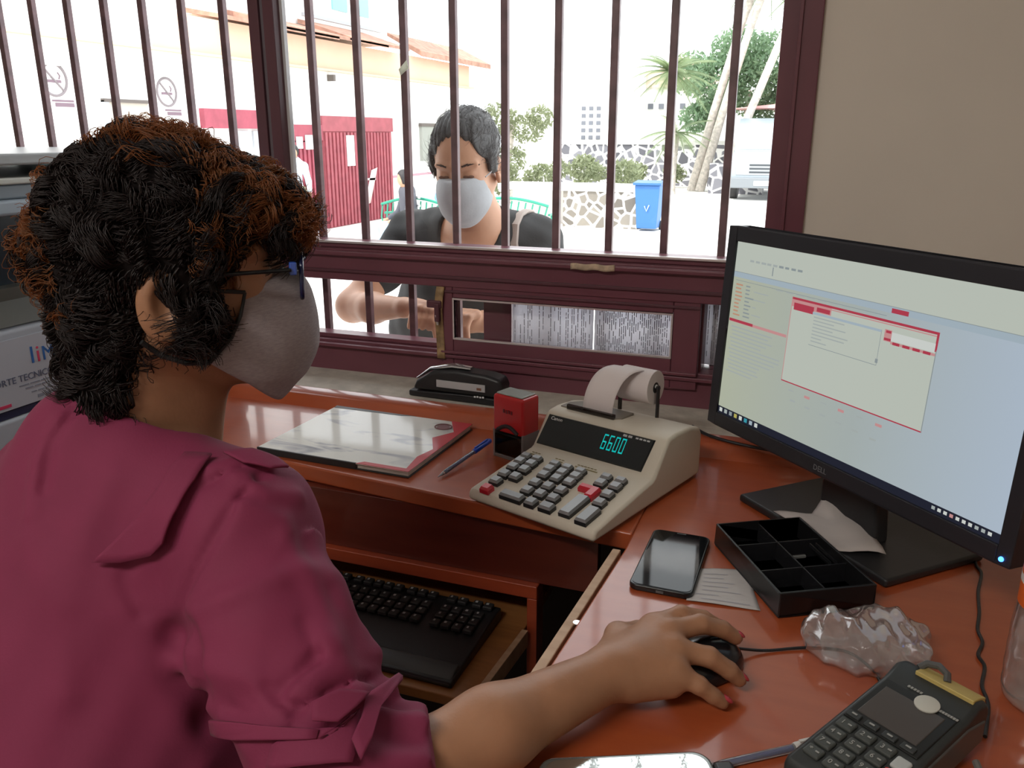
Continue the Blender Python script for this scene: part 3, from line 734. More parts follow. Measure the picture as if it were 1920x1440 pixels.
receipt('receipt',[(-.108,.885,.7515),(-.024,.893,.7515),(-.048,.985,.7515),(-.105,.965,.7515)],'small printed receipt lying half under the coin tray',lambda u,v:.0005+.0006*math.sin(u*5),mat('receipt_grey',(.52,.49,.48),.8),2,7)
ct=empty('coin_tray',(-.0,.9985,DZ),0,'black plastic tray with six compartments lying by the phone','tray')
# corners measured on the desk: (-.093,1.06) (.003,.882) (.097,.984) (.011,1.133)
cx,cy=.0045,1.010; u_=Vector((.100,-.172,0)).normalized(); v_=Vector((.86,.50,0)).normalized(); v_=Vector((-u_.y,u_.x,0))
ct.location=(cx-.002,cy-.018,DZ+.0005); ct.rotation_euler=(0,0,math.atan2(u_.y,u_.x))
Lx,Ly,Hh=.090,.060,.032     # half length, half width, height
b=MB(); t=.003
b.box2((-Lx,-Ly,0),(Lx,Ly,t)); b.box2((-Lx,-Ly,t),(-Lx+t,Ly,Hh)); b.box2((Lx-t,-Ly,t),(Lx,Ly,Hh)); b.box2((-Lx+t,-Ly,t),(Lx-t,-Ly+t,Hh)); b.box2((-Lx+t,Ly-t,t),(Lx-t,Ly,Hh))
b.build('tray_shell',mat('tray_black',(.010,.010,.011),.30,spec=.4),ct,bevel=.0012)
M_div=mat('tray_divider',(.014,.014,.016),.25,spec=.5)
MB().box2((-Lx+t,.0-.001,t),(Lx-t,.001,Hh-.004)).build('divider',M_div,ct,bevel=.0005)
for x in (-.034,.031): MB().box2((x-.001,-Ly+t,t),(x+.001,Ly-t,Hh-.004)).build('divider',M_div,ct,bevel=.0005)
b=MB(); b.box2((-.055,.012,t),(-.030,.040,t+.004)); b.build('shiny_clip',mat('clip_clear',(.45,.46,.44),.15,metal=.6),ct,bevel=.001)
for yy in (.036,.044): MB().box2((-.02,yy,Hh-.006),(.03,yy+.0015,Hh-.002)).build('divider',M_div,ct)
# crumpled slip on the monitor base
P=[onZ(1450,958,.766),onZ(1560,1032,.766),onZ(1662,1038,.766),onZ(1617,965,.782),onZ(1545,928,.792),onZ(1522,960,.772)]
nt=empty('crumpled_slip',tuple(P[0]),label='crumpled pale paper slip lying on the monitor base',cat='paper')
Cn=np.mean(P,axis=0)+np.array((0,0,.006)); vs=[tuple(p-P[0]) for p in P]
b=MB(); bm=bmesh.new(); vv=[bm.verts.new(p) for p in vs]; cc_=bm.verts.new(tuple(Cn-P[0]))
for i in range(6): bm.faces.new((vv[i],vv[(i+1)%6],cc_))
bmesh.ops.subdivide_edges(bm,edges=bm.edges,cuts=5,use_grid_fill=True); 
q=random.Random(3)
for v in bm.verts: v.co.z+=.0022*math.sin(v.co.x*90+v.co.y*40)+.0016*math.sin(v.co.y*130-v.co.x*60)+q.uniform(-.0003,.0003); v.co.z=max(v.co.z,-.0018)
me=bpy.data.meshes.new('slip'); bm.to_mesh(me); bm.free(); me.materials.append(mat('slip_paper',(.50,.45,.43),.8))
for p_ in me.polygons: p_.use_smooth=True
o=bpy.data.objects.new('sheet',me); C.objects.link(o); o.parent=nt; md=o.modifiers.new('s','SOLIDIFY'); md.thickness=.0003
# ================================================================== MOUSE
hx,hy=.67,.742; ms=empty('computer_mouse',(-.074,.757,DZ),math.atan2(hy,hx),'black wired mouse held under the seated woman\'s right hand','mouse')
def f_mouse(p):
    q=d_ell(p,(0,0,.0),(.053,.031,.035))
    q=smax(q,-(p[:,2]-.0015),.002)
    g=np.abs(p[:,1])-.0006; g=np.maximum(g,-(p[:,0]-.012)); g=np.maximum(g,.03-p[:,2]*1.2)
    return np.maximum(q,-g)
sdf_obj('shell',f_mouse,(-.06,-.036,0),(.06,.036,.042),.0012,mat('mouse_black',(.012,.012,.014),.22,spec=.5),ms)
b=MB(); b.tube([(.028,-.003,.0265),(.028,.003,.0265)],.006,16); b.build('scroll_wheel',M_blk2,ms)
mc=[(-.046,.789,.764),(-.032,.801,.757),(-.010,.814,.7525),(.03,.834,.7525),(.07,.84,.7525),(.095,.81,.7525),(.105,.765,.7525)]
cable('mouse_cable',mc,.0016,'thin black mouse cord crossing the desk into the plastic bag')
# ================================================================== PLASTIC BAG
M_film=bpy.data.materials.new('clear_film'); N,L=nodes_of(M_film); N.remove(N['Principled BSDF'])
t_=N.new('ShaderNodeBsdfTransparent'); t_.inputs[0].default_value=(.93,.92,.92,1); g_=N.new('ShaderNodeBsdfGlossy'); g_.inputs['Roughness'].default_value=.12; d_=N.new('ShaderNodeBsdfDiffuse'); d_.inputs[0].default_value=(.72,.66,.64,1)
lw=N.new('ShaderNodeLayerWeight'); lw.inputs[0].default_value=.35; mx=N.new('ShaderNodeMixShader'); mx2=N.new('ShaderNodeMixShader'); mx2.inputs[0].default_value=.22
L.new(lw.outputs['Facing'],mx.inputs[0]); L.new(t_.outputs[0],mx2.inputs[1]); L.new(d_.outputs[0],mx2.inputs[2]); L.new(mx2.outputs[0],mx.inputs[1]); L.new(g_.outputs[0],mx.inputs[2]); L.new(mx.outputs[0],N['Material Output'].inputs['Surface'])
def lumpy(p,seed,amp,fr):
    q=random.Random(seed); d=np.zeros(len(p),dtype=f32)
    for i in range(7):
        k=np.array([q.gauss(0,1) for _ in range(3)]); k=k/np.linalg.norm(k)*fr*(1+.7*i)
        d+=f32(amp/(1+.5*i))*np.abs(np.sin(p@k.astype(f32)+f32(q.random()*6)))
    return d
bg_=empty('plastic_bag',(.084,.838,DZ),0,'crumpled clear plastic bag lying behind the card terminal','bag')
def f_bag(p):
    d=d_ell(p,(0,0,.018),(.066,.046,.030)); d=smin(d,d_ell(p,(-.030,.004,.020),(.034,.034,.026)),.01); d=smin(d,d_ell(p,(.02,.03,.022),(.05,.026,.024)),.01)
    d=d+lumpy(p,5,.0042,55)-.006
    return np.maximum(d,-(p[:,2]-.002))
Pb,Fb=sdf_mesh(f_bag,(-.085,-.07,0),(.085,.075,.07),.0022); mesh_np('bag_film',relax(Pb,Fb,1),Fb,M_film,bg_)
def f_in(p):
    q=p-A3((-.004,.002,.012)); r=np.sqrt(q[:,0]**2+q[:,1]**2); return np.sqrt((r-.026)**2+(q[:,2]*.9)**2)-.0085
# ================================================================== CARD TERMINAL
te=empty('card_terminal',(.0,.0,0),label='dark grey handheld card payment terminal with keypad and grey screen',cat='card terminal')
# measured: left lower corner (.009,.662) towards right/back; lay-out frame below
ta=math.radians(-35)
te.location=(.012,.624,DZ); te.rotation_euler=(0,0,ta); te.scale=(.95,.95,.95)
M_term=mat('terminal_grey',(.030,.034,.034),.45,bump=.05,bscale=300)
M_term2=mat('terminal_light_side',(.085,.085,.082),.4)
M_tk=mat('terminal_key',(.055,.060,.055),.5)
M_leg=mat('terminal_legend',(.35,.35,.33),.6)
# local x across (0...082), y along (0..0.165), top surface rises to the back
def tz(y): return .030+.022*max(0,min(1,y/.15))
pr_=[(0,.006),(0,.024),(.006,tz(0)),(.150,tz(.15)),(.170,.060),(.186,.056),(.190,.045),(.186,.014),(.12,.004)]
b=MB(); b.prism(pr_,0,.084,axis='x'); b.build('terminal_body',M_term,te,bevel=.006,seg=3)
b=MB(); b.prism([(.02,.006),(.06,.030),(.15,.044),(.182,.040),(.182,.016),(.12,.006)],-.0015,.0855,axis='x'); b.build('side_panel',M_term2,te,bevel=.003)
ts=math.atan(.022/.15)
def on(x,y,dz=.0): return (x,y,tz(y)+dz)
def slab(name,x0,x1,y0,y1,h,m,bev=.001):
    bb_=MB(); vs=[on(x0,y0,-.001),on(x1,y0,-.001),on(x1,y1,-.001),on(x0,y1,-.001),on(x0,y0,h),on(x1,y0,h),on(x1,y1,h),on(x0,y1,h)]
    bb_.add(vs,[(3,2,1,0),(4,5,6,7),(0,1,5,4),(1,2,6,5),(2,3,7,6),(3,0,4,7)]); return bb_.build(name,m,te,bevel=bev)
slab('screen_surround',.006,.078,.078,.146,.0012,mat('surround_black',(.012,.013,.013),.3))
slab('display',.012,.070,.090,.136,.0020,mat('dull_display',(.075,.066,.062),.25))
for i in range(4): slab('function_key',.008+.0175*i,.021+.0175*i,.079,.0865,.0030,M_term)
lg=MB()
for i in range(4): lg.box((.0145+.0175*i,.0828,tz(.083)+.0034),(.005,.0018,.0006))
for r_ in range(4):
    for c_ in range(3):
        x=.008+.0195*c_; y=.062-.0155*r_
        slab('key',x,x+.0165,y,y+.0125,.0032,M_tk,.002)
        text_obj('digit','123456789*0#'[r_*3+c_],.0072,M_leg,te,(x+.0035,y+.0035,tz(y)+.0040),(ts,0,0)); lg.box((x+.0118,y+.006,tz(y)+.0045),(.0035,.0015,.0006))
lg.build('key_legends',M_leg,te)
slab('red_key',.066,.079,.040,.052,.0036,mat('terminal_red',(.60,.03,.02),.4),.003)
slab('yellow_key',.066,.079,.026,.037,.0036,mat('terminal_yellow',(.60,.50,.03),.4),.003)
slab('round_key',.066,.080,.0555,.070,.0034,mat('terminal_white',(.45,.47,.46),.4),.005)
b=MB(); b.lathe([(.0110,0),(.0110,.0012),(.0100,.0016)],28,(0,0,0)); o=b.build('round_sticker',mat('sticker_cream',(.55,.54,.48),.6),te); o.location=on(.050,.140,.0022); o.rotation_euler=(ts,0,0)
b=MB()
for i in range(5): b.box((.026+.003*i,.151,tz(.15)+.0012),(.0022,.0028,.0008))
for i in range(7): b.box((.062+.0025*i,.142,tz(.142)+.0016),(.002,.0028,.0008))
b.build('maker_print',M_leg,te)
b=MB(); b.prism([(.166,.0625),(.180,.0600),(.190,.0560),(.190,.050),(.166,.055)],.022,.078,axis='x'); b.build('yellow_strip',mat('strip_yellow',(.55,.42,.14),.5),te,bevel=.001)
b=MB(); b.tube([(.020,.176,.060),(.024,.183,.064),(.034,.186,.066),(.044,.183,.064),(.048,.176,.060)],.0035,8); b.build('paper_cover_latch',M_term2,te)
cable('terminal_cable',[(.168,.690,.765),(.176,.660,.757),(.186,.62,.7535),(.19,.55,.7535),(.19,.40,.7535)],.0032,'grey cable leaving the right side of the card terminal',mat('cable_grey',(.16,.15,.14),.5))
pen('ballpoint_pen',(-.052,.612,.7545),(.060,.695,.7545),'pale ballpoint pen with violet ink half under the card terminal',mat('cap_pale',(.6,.58,.55),.4),M_clear)
# ================================================================== CHROME CASE AT THE NEAR EDGE
sv=empty('silver_case',(-.085,.534,DZ),math.radians(24),'shiny silver mirror-like case at the near edge of the desk','case')
pl=[]; r=.016
for cx,cy,a0 in ((.070-r,.070-r,0),(-.080+r,.070-r,90),(-.080+r,-.060+r,180),(.070-r,-.060+r,270)):
    for k in range(7): a=math.radians(a0+15*k); pl.append((cx+r*math.cos(a),cy+r*math.sin(a)))
b=MB(); b.prism(pl,.001,.014); b.build('case_body',mat('case_rim',(.30,.32,.31),.25,metal=.7),sv,bevel=.003)
b=MB(); b.prism([(x*.94,y*.93) for x,y in pl],.0138,.0150); b.build('mirror_top',mat('mirror_top',(.60,.64,.61),.06,metal=.9,bump=.25,bscale=25),sv,bevel=.0006)
b=MB(); b.box2((.070,-.050,.002),(.088,.058,.0135)); b.build('dark_end',mat('dark_end',(.03,.028,.03),.3),sv,bevel=.004)
# ================================================================== WATER BOTTLE
bo=empty('water_bottle',(.246,.818,DZ),0,'clear ribbed plastic water bottle with orange label at the right edge of the desk','bottle')
prof=[(.012,.003),(.030,.0005),(.038,.006),(.0395,.02),(.038,.028),(.040,.036),(.0385,.046),(.040,.056),(.0385,.066),(.040,.076),(.0385,.088),(.0385,.100),(.037,.104),(.037,.170),(.0385,.174),(.037,.19),(.026,.215),(.014,.235),(.0135,.25)]
b=MB(); b.lathe(prof,48,capt=False); M_pet=M_film
b.build('bottle_shell',M_pet,bo,sub=1,angle=80)
b=MB(); b.lathe([(.0378,.106),(.0380,.168)],48,capb=False,capt=False); b.build('label_band',mat('label_orange',(.75,.13,.02),.4),bo)
b=MB(); b.lathe([(.0382,.128),(.0382,.136)],48,capb=False,capt=False); b.build('label_stripe',mat('label_white',(.75,.7,.68),.4),bo)
b=MB(); b.lathe([(.0155,.24),(.0158,.256),(.014,.258)],28); b.build('cap',mat('bottle_cap',(.1,.2,.6),.4),bo)
# ================================================================== PEOPLE
def d_poly2(x,z,poly):
    P=np.array(poly,dtype=f32); n=len(P); d=np.full(x.shape,1e9,dtype=f32); s=np.ones(x.shape,dtype=f32)
    j=n-1
    for i in range(n):
        ex,ez=P[j,0]-P[i,0],P[j,1]-P[i,1]; wx,wz=x-P[i,0],z-P[i,1]
        t=np.clip((wx*ex+wz*ez)/(ex*ex+ez*ez),0,1); bx,bz=wx-ex*t,wz-ez*t
        d=np.minimum(d,bx*bx+bz*bz)
        c1=z>=P[i,1]; c2=z<P[j,1]; c3=ex*wz>ez*wx
        fl=(c1&c2&c3)|(~c1&~c2&~c3); s=np.where(fl,-s,s); j=i
    return s*np.sqrt(d)
class Head:
    def __init__(s,c,yaw,pitch=0,scale=1.,roll=0.):
        a,p=math.radians(yaw),math.radians(pitch)
        f=np.array((math.cos(a)*math.cos(p),math.sin(a)*math.cos(p),-math.sin(p)))
        l=np.array((-math.sin(a),math.cos(a),0.)); u=np.cross(f,l)
        r=math.radians(roll); l,u=l*math.cos(r)+u*math.sin(r),u*math.cos(r)-l*math.sin(r)
        s.c=np.array(c,float); s.R=np.stack([f,l,u],1); s.k=scale
    def loc(s,p): return (((p-s.c.astype(f32))@s.R.astype(f32))/f32(s.k)).astype(f32)
    def w(s,x,y,z): return s.c+s.R@(np.array((x,y,z))*s.k)
    def mat4(s):
        M=Matrix.Identity(4)
        for i in range(3):
            for j in range(3): M[i][j]=s.R[i,j]*s.k
            M[i][3]=s.c[i]
        return M
def f_head(q):
    m=q.copy(); m[:,1]=np.abs(m[:,1])
    d=d_ell(q,(-.012,0,.030),(.097,.075,.083))
    d=smin(d,d_ell(q,(.030,0,-.020),(.060,.062,.085)),.02)
    d=smin(d,d_cap(m,(-.015,.052,-.055),(.062,.018,-.098),.018,.016),.025)
    d=smin(d,d_sph(q,(.078,0,-.098),.017),.015)
    d=smin(d,d_ell(m,(.058,.036,-.022),(.026,.022,.026)),.015)      # cheeks
    d=smin(d,d_cap(q,(.083,0,.012),(.108,0,-.030),.007,.0105),.012) # nose
    d=smin(d,d_sph(m,(.098,.011,-.034),.0075),.006)
    d=smin(d,d_cap(m,(.084,.012,.024),(.070,.050,.022),.007,.006),.012) # brow
    d=smax(d,-d_ell(m,(.098,.032,.000),(.018,.017,.011)),.010)       # sockets
    d=smin(d,d_ell(m,(.070,.031,-.001),(.0165,.0165,.0125)),.004)    # lids
    d=smin(d,d_ell(q,(.090,0,-.062),(.009,.022,.006)),.006); d=smin(d,d_ell(q,(.089,0,-.072),(.009,.019,.006)),.005)
    # ears
    e=d_ell(m,(-.012,.080,-.022),(.020,.009,.033)); e=smax(e,-d_ell(m,(-.006,.090,-.018),(.012,.011,.021)),.004)
    e=smin(e,d_ell(m,(-.006,.079,-.048),(.009,.006,.010)),.004)
    return smin(d,e,.006)
def lid_mesh(H,parent,y):
    b=MB(); b.ball((0,0,0),1,12,(.004,.0150,.0050)); o=b.build('eye_crease_shading',mat('lid_shading',(.16,.075,.05),.6),parent); M=H.mat4()@Matrix.Translation((.0835,y,-.0035)); o.matrix_local=M  # dark brown bulge puts eye shading into the lid crease
    # lowered lashes
    b=MB(); pts=[H.w(.0862-.006*abs(t)**2*2.2,y+.0125*t,-.0055+.0022*t*t) for t in np.linspace(-1,1,11)]
    b.tube(pts,[.0010+.0008*(1-abs(t)) for t in np.linspace(-1,1,11)],6); b.build('eyelashes',mat('lash_black',(.01,.008,.008),.6),parent)
def brow(H,parent,m):
    for sgn in (-1,1):
        b=MB(); q=random.Random(5)
        for i in range(46):
            t=i/45; y=.012+.040*t; x=.0905-.0215*t*t-.002*t; z=.0225+.006*math.sin(PI*min(1,t*1.1))-.004*t
            p0=H.w(x,sgn*y,z-.002+q.uniform(-.002,.002)); p1=H.w(x-.001,sgn*(y+.007),z+.002+q.uniform(-.001,.002)); b.tube([p0,p1],[.0009,.0005],4)
        b.build('eyebrow',m,parent)
def curls(name,H,surf,lo,hi,h,n,seed,mats,parent,length=(.03,.055),rad=(.002,.006),turns=(1.,2.5),thick=.00055,flow=(0,0,-1),keep=None,lift=.010,npt=13,clumps=0,tight=.55):
    P,F=sdf_mesh(surf,lo,hi,h); P=relax(P,F,2)
    e1=P[F[:,1]]-P[F[:,0]]; e2=P[F[:,3]]-P[F[:,0]]; Nf=np.cross(e1,e2); Nf/=np.linalg.norm(Nf,axis=1)[:,None]+1e-12
    c=P[F].mean(1)
    if keep is not None: k=keep(c); c=c[k]; Nf=Nf[k]
    g=np.random.default_rng(seed); I=g.integers(0,len(c),n); c=c[I]; Nf=Nf[I]
    if clumps:
        K=g.integers(0,n,clumps); near=np.argmin(((c[:,None]-c[None,K])**2).sum(2),1); kc=c[K][near]
        jit=g.normal(0,.60,(clumps,3))[near]+g.normal(0,.10,(n,3))
    else: jit=g.normal(0,.55,(n,3))
    fl=np.array(flow,float)+jit; t=fl-(fl*Nf).sum(1)[:,None]*Nf; t/=np.linalg.norm(t,axis=1)[:,None]+1e-9
    bn=np.cross(Nf,t)
    L_=g.uniform(*length,n); R_=g.uniform(*rad,n); W_=g.uniform(*turns,n)*2*PI*g.choice([-1,1],n); ph=g.uniform(0,2*PI,n); lf=g.uniform(.2,1,n)*lift
    if clumps:
        L_=g.uniform(*length,clumps)[near]*g.uniform(.9,1.1,n); R_=g.uniform(*rad,clumps)[near]*g.uniform(.85,1.15,n); W_=(g.uniform(*turns,clumps)*2*PI*g.choice([-1,1],clumps))[near]; ph=g.uniform(0,2*PI,clumps)[near]+g.normal(0,.25,n); lf=g.uniform(.3,1,clumps)[near]*lift+g.uniform(0,.15,n)*lift
    s=np.linspace(0,1,npt)
    A=W_[:,None]*s+ph[:,None]; rr=R_[:,None]*np.minimum(1,s*3)
    # curve over the head: bend down with the skull by pulling back along the normal
    pos=c[:,None]-Nf[:,None]*.001+t[:,None]*(L_[:,None]*s*.75)[...,None]+Nf[:,None]*(lf[:,None]*np.sin(s*2.2)-.25*L_[:,None]*s**2)[...,None]
    pos=pos+bn[:,None]*(rr*np.cos(A))[...,None]+Nf[:,None]*(rr*np.sin(A))[...,None]
    if clumps:
        off=(kc-c); off=off-(off*Nf).sum(1)[:,None]*Nf; pos=pos+off[:,None]*(tight*s**1.2)[None,:,None]
    T=np.gradient(pos,axis=1); T/=np.linalg.norm(T,axis=2)[...,None]+1e-9
    U=np.cross(T,np.array((.31,.22,.92))); U/=np.linalg.norm(U,axis=2)[...,None]+1e-9; V=np.cross(T,U)
    w=thick*(1-.6*s)[None,:,None]
    ring=[pos+(U*math.cos(a)+V*math.sin(a))*w for a in (0,2.094,4.189)]
    X=np.stack(ring,2).reshape(n,npt*3,3)
    f=[]
    for i in range(npt-1):
        for j in range(3): f.append((i*3+j,i*3+(j+1)%3,(i+1)*3+(j+1)%3,(i+1)*3+j))
    f=np.array(f); FF=(f[None]+(np.arange(n)*npt*3)[:,None,None]).reshape(-1,4)
    o=mesh_np(name,X.reshape(-1,3),FF,mats,parent); tag(o,kind='stuff'); return o
def hairmat(name,base,tr,amt=.35,rough=.45):
    if name in MATS: return MATS[name]
    m=bpy.data.materials.new(name); N,L=nodes_of(m); b=N['Principled BSDF']; b.inputs['Base Color'].default_value=(*base,1); b.inputs['Roughness'].default_value=rough; b.inputs['Specular IOR Level'].default_value=.35
    t=N.new('ShaderNodeBsdfTranslucent'); t.inputs[0].default_value=(*tr,1); mx=N.new('ShaderNodeMixShader'); mx.inputs[0].default_value=amt
    L.new(b.outputs[0],mx.inputs[1]); L.new(t.outputs[0],mx.inputs[2]); L.new(mx.outputs[0],N['Material Output'].inputs['Surface']); MATS[name]=m; return m
M_skin=mat('skin_tan',(.37,.18,.098),.5,sss=.06,var=.06,vscale=30,bump=.12,bscale=260)
M_skin2=mat('skin_fair',(.55,.30,.19),.5,sss=.06,var=.04,vscale=30,bump=.1,bscale=260)
M_strap=mat('strap_black',(.012,.012,.013),.6)
M_trou=mat('trousers_dark',(.03,.03,.04),.85,bump=.2,bscale=300)
M_shoe=mat('shoe_black',(.02,.018,.018),.4)
# ------------------------------------------------------------------ the seated clerk
H1=Head((-.5785,.6377,1.1566),38,2)
SH=(-.475,.566,.930); SHL=(-.760,.615,.905); EL=(-.300,.455,.773); WR=(-.15,.665,.789)
NB=tuple(H1.w(-.055,0,-.175))
hh=np.array((.67,.742,0)); ll=np.array((-.742,.67,0))
def HP(f_,l_,z): v=np.array((WR[0],WR[1],0))+hh*f_+ll*l_; return (v[0],v[1],z)
fingers=dict(
 index=[HP(.075,.030,.801),HP(.108,.026,.807),HP(.132,.020,.799),HP(.150,.016,.787)],
 middle=[HP(.080,.010,.805),HP(.115,.004,.807),HP(.139,-.002,.797),HP(.154,-.006,.785)],
 ring=[HP(.072,-.010,.799),HP(.100,-.028,.793),HP(.118,-.038,.778),HP(.128,-.042,.767)],
 pinky=[HP(.060,-.027,.790),HP(.075,-.044,.780),HP(.087,-.051,.769),HP(.096,-.055,.761)])
def f_hand(p):
    d=d_cap(p,WR,HP(.03,.0,.792),.022,.020)
    for k,(nm,c) in enumerate(fingers.items()):
        r=[.0125,.0098,.0086,.0076] if nm!='pinky' else [.0110,.0085,.0076,.0068]
        st=HP(.018,.010-.008*k,.790)
        d=smin(d,d_cap(p,st,c[0],.013,.0125),.016)
    d=smin(d,d_cap(p,HP(.02,-.015,.778),HP(.055,-.028,.776),.014,.012),.014)
    d=smin(d,chain(p,[HP(.010,.018,.786),HP(.048,.052,.787),HP(.080,.060,.777),HP(.106,.050,.768)],[.015,.0125,.0100,.0080],.006),.020)
    fg=None
    for nm,c in fingers.items():
        r=[.0118,.0098,.0087,.0076] if nm!='pinky' else [.0105,.0086,.0077,.0068]
        e=chain(p,c,r,.003)
        for j in (1,): e=smin(e,d_sph(p,c[j],r[j]*1.04),.002)
        fg=e if fg is None else np.minimum(fg,e)
    d=smin(d,fg,.007)
    # tendons and web hollows
    for nm,c in fingers.items():
        s_=HP(.02,.004,.800); d=d-f32(.0012)*np.exp(-(d_seg(p,s_,(c[0][0],c[0][1],c[0][2]+.008))/.004)**2)
    return d
def f_body1(p):
    q=H1.loc(p); d=f_head(q)*.98
    d=smin(d,d_cap(p,tuple(H1.w(-.030,0,-.055)),NB,.050,.056),.030)
    d=smin(d,d_cap(p,tuple(H1.w(.012,0,-.085)),tuple(np.array(NB)+np.array((.035,.035,-.01))),.030,.035),.03)
    d=smin(d,chain(p,[SHL,(NB[0],NB[1],NB[2]-.022),SH],[.040,.040,.040],.02),.025)
    d=smin(d,d_ell(p,(-.640,.560,.77),(.145,.095,.19)),.04)
    d=smin(d,d_cap(p,SH,EL,.042,.040),.02)
    arm=chain(p,[EL,(-.225,.558,.786),WR],[.041,.0345,.0245],.02)
    d=smin(d,arm,.02)
    d=smin(d,chain(p,[SHL,(-.885,.690,.74),(-.80,.90,.68)],[.05,.04,.03],.02),.03)
    d=smin(d,chain(p,[(-.80,.90,.68),(-.77,.96,.655)],[.026,.018],.02),.015)
    for k in range(4): d=smin(d,chain(p,[(-.80+.016*k,.965,.655),(-.795+.018*k,1.00,.650),(-.793+.018*k,1.02,.625)],[.010,.008,.007],.004),.008)
    near=np.linalg.norm(p-A3((-.08,.745,.785)),axis=1)<.22
    if near.any():
        dn=d.copy(); dn[near]=smin(d[near],f_hand(p[near]),.010); d=dn
    return d
W1=empty('person',(-.66,.50,0),label='seated person with curly hair, glasses, grey face mask and magenta blouse using the mouse',cat='person')
def w1(o): o.location=Vector(o.location)-Vector(W1.location); o.parent=W1; return o
w1(sdf_obj('body',f_body1,(-.99,.34,.60),(.03,1.06,1.30),.0028,M_skin,None,it=1))
# nails
for nm,c in fingers.items():
    a,b_=np.array(c[2]),np.array(c[3]); t=(b_-a)/np.linalg.norm(b_-a); n=np.array((0,0,1.))-t*t[2]; n/=np.linalg.norm(n)
    cc=b_+n*.0058+t*.0015; Rn=np.stack([t,np.cross(n,t),n],1)
    mb=MB(); mb.ball((0,0,0),1,12,(.0068,.0046,.0022)); o=mb.build('fingernail',mat('nail_red',(.50,.05,.07),.25),None)
    M=Matrix.Identity(4)
    for i in range(3):
        for j in range(3): M[i][j]=Rn[i,j]
        M[i][3]=cc[i]
    o.matrix_world=M; w1(o)
# ---- blouse
def f_blouse0(p):
    d=chain(p,[SHL,(NB[0]-.022,NB[1]-.024,NB[2]-.002),SH],[.056,.062,.060],.03)
    d=smin(d,d_ell(p,(-.632,.560,.79),(.175,.132,.20)),.05)
    d=smin(d,d_ell(p,(-.660,.480,.60),(.210,.170,.22)),.10)
    d=smin(d,chain(p,[(-.575,.602,.928),SH,(-.418,.518,.866),EL],[.052,.060,.062,.060],.03),.030)
    d=smin(d,chain(p,[EL,(-.270,.498,.778)],[.058,.054],.02),.02)
    d=smin(d,chain(p,[SHL,(-.835,.66,.83),(-.885,.690,.74)],[.066,.074,.062],.03),.03)
    return d
def hitpx(fn,u,v,t0=.45,t1=1.6):
    dr=ray(u,v); L_=np.linalg.norm(dr); dr=dr/L_; t=t0
    best=(9.,t)
    for _ in range(90):
        x=CAM+dr*t; d=float(fn(x[None].astype(f32))[0])
        if d<best[0]: best=(d,t)
        if d<.0004 or t>1.6: break
        t+=d*.8
    return CAM+dr*best[1]
def pl3(px,fn=f_blouse0): return [hitpx(fn,u,v) for u,v in px]
RIDGES=[([(450,950),(530,980),(550,1040),(565,1072)],.009,.006),
 ([(350,1160),(440,1115),(520,1085),(565,1072)],.008,.006),
 ([(565,1072),(600,1125),(628,1215)],.008,.007),
 ([(590,1080),(625,1100),(640,1150),(622,1205)],.014,.010),
 ([(620,1215),(680,1198),(705,1225)],.012,.010),
 ([(705,1225),(640,1240),(590,1270),(570,1300)],.009,.008),
 ([(560,1290),(640,1255),(728,1272)],.008,.008),
 ([(600,1330),(660,1300),(740,1290)],.009,.007),
 ([(440,890),(500,925),(560,930)],.008,.005),([(330,1240),(400,1330),(470,1400)],.010,.006),
 ([(210,900),(160,1000),(140,1120)],.014,.003),([(60,1010),(110,1150),(120,1300)],.016,.004),([(250,1150),(300,1290),(380,1430)],.015,.004),
 ([(430,1345),(500,1365),(590,1382)],.009,.009),([(380,1250),(470,1270),(540,1340)],.01,.005),
 ([(110,790),(70,870),(62,960)],.009,.005),([(400,880),(440,866),(500,872)],.008,.006)]
GROOVES=[([(470,870),(370,915),(345,960),(322,1020)],.0045,.005),
 ([(500,880),(430,960),(400,1010),(365,1070),(335,1140),(326,1190)],.005,.007),
 ([(326,1190),(350,1175),(362,1230),(378,1290),(390,1350)],.010,.014),
 ([(570,1165),(600,1240),(560,1310)],.005,.004),([(600,1225),(560,1270),(520,1300)],.006,.008),
 ([(560,1330),(640,1290),(730,1262)],.005,.007),([(600,1380),(680,1330),(760,1300)],.005,.006),
 ([(140,770),(95,830),(80,920)],.005,.006),([(430,1330),(540,1380),(560,1440)],.006,.007),
 ([(240,1050),(232,1090),(262,1150)],.007,.004),([(500,1290),(545,1330),(560,1400)],.005,.006)]
RG=[(pl3(a),w,h) for a,w,h in RIDGES]; GV=[(pl3(a),w,h) for a,w,h in GROOVES]
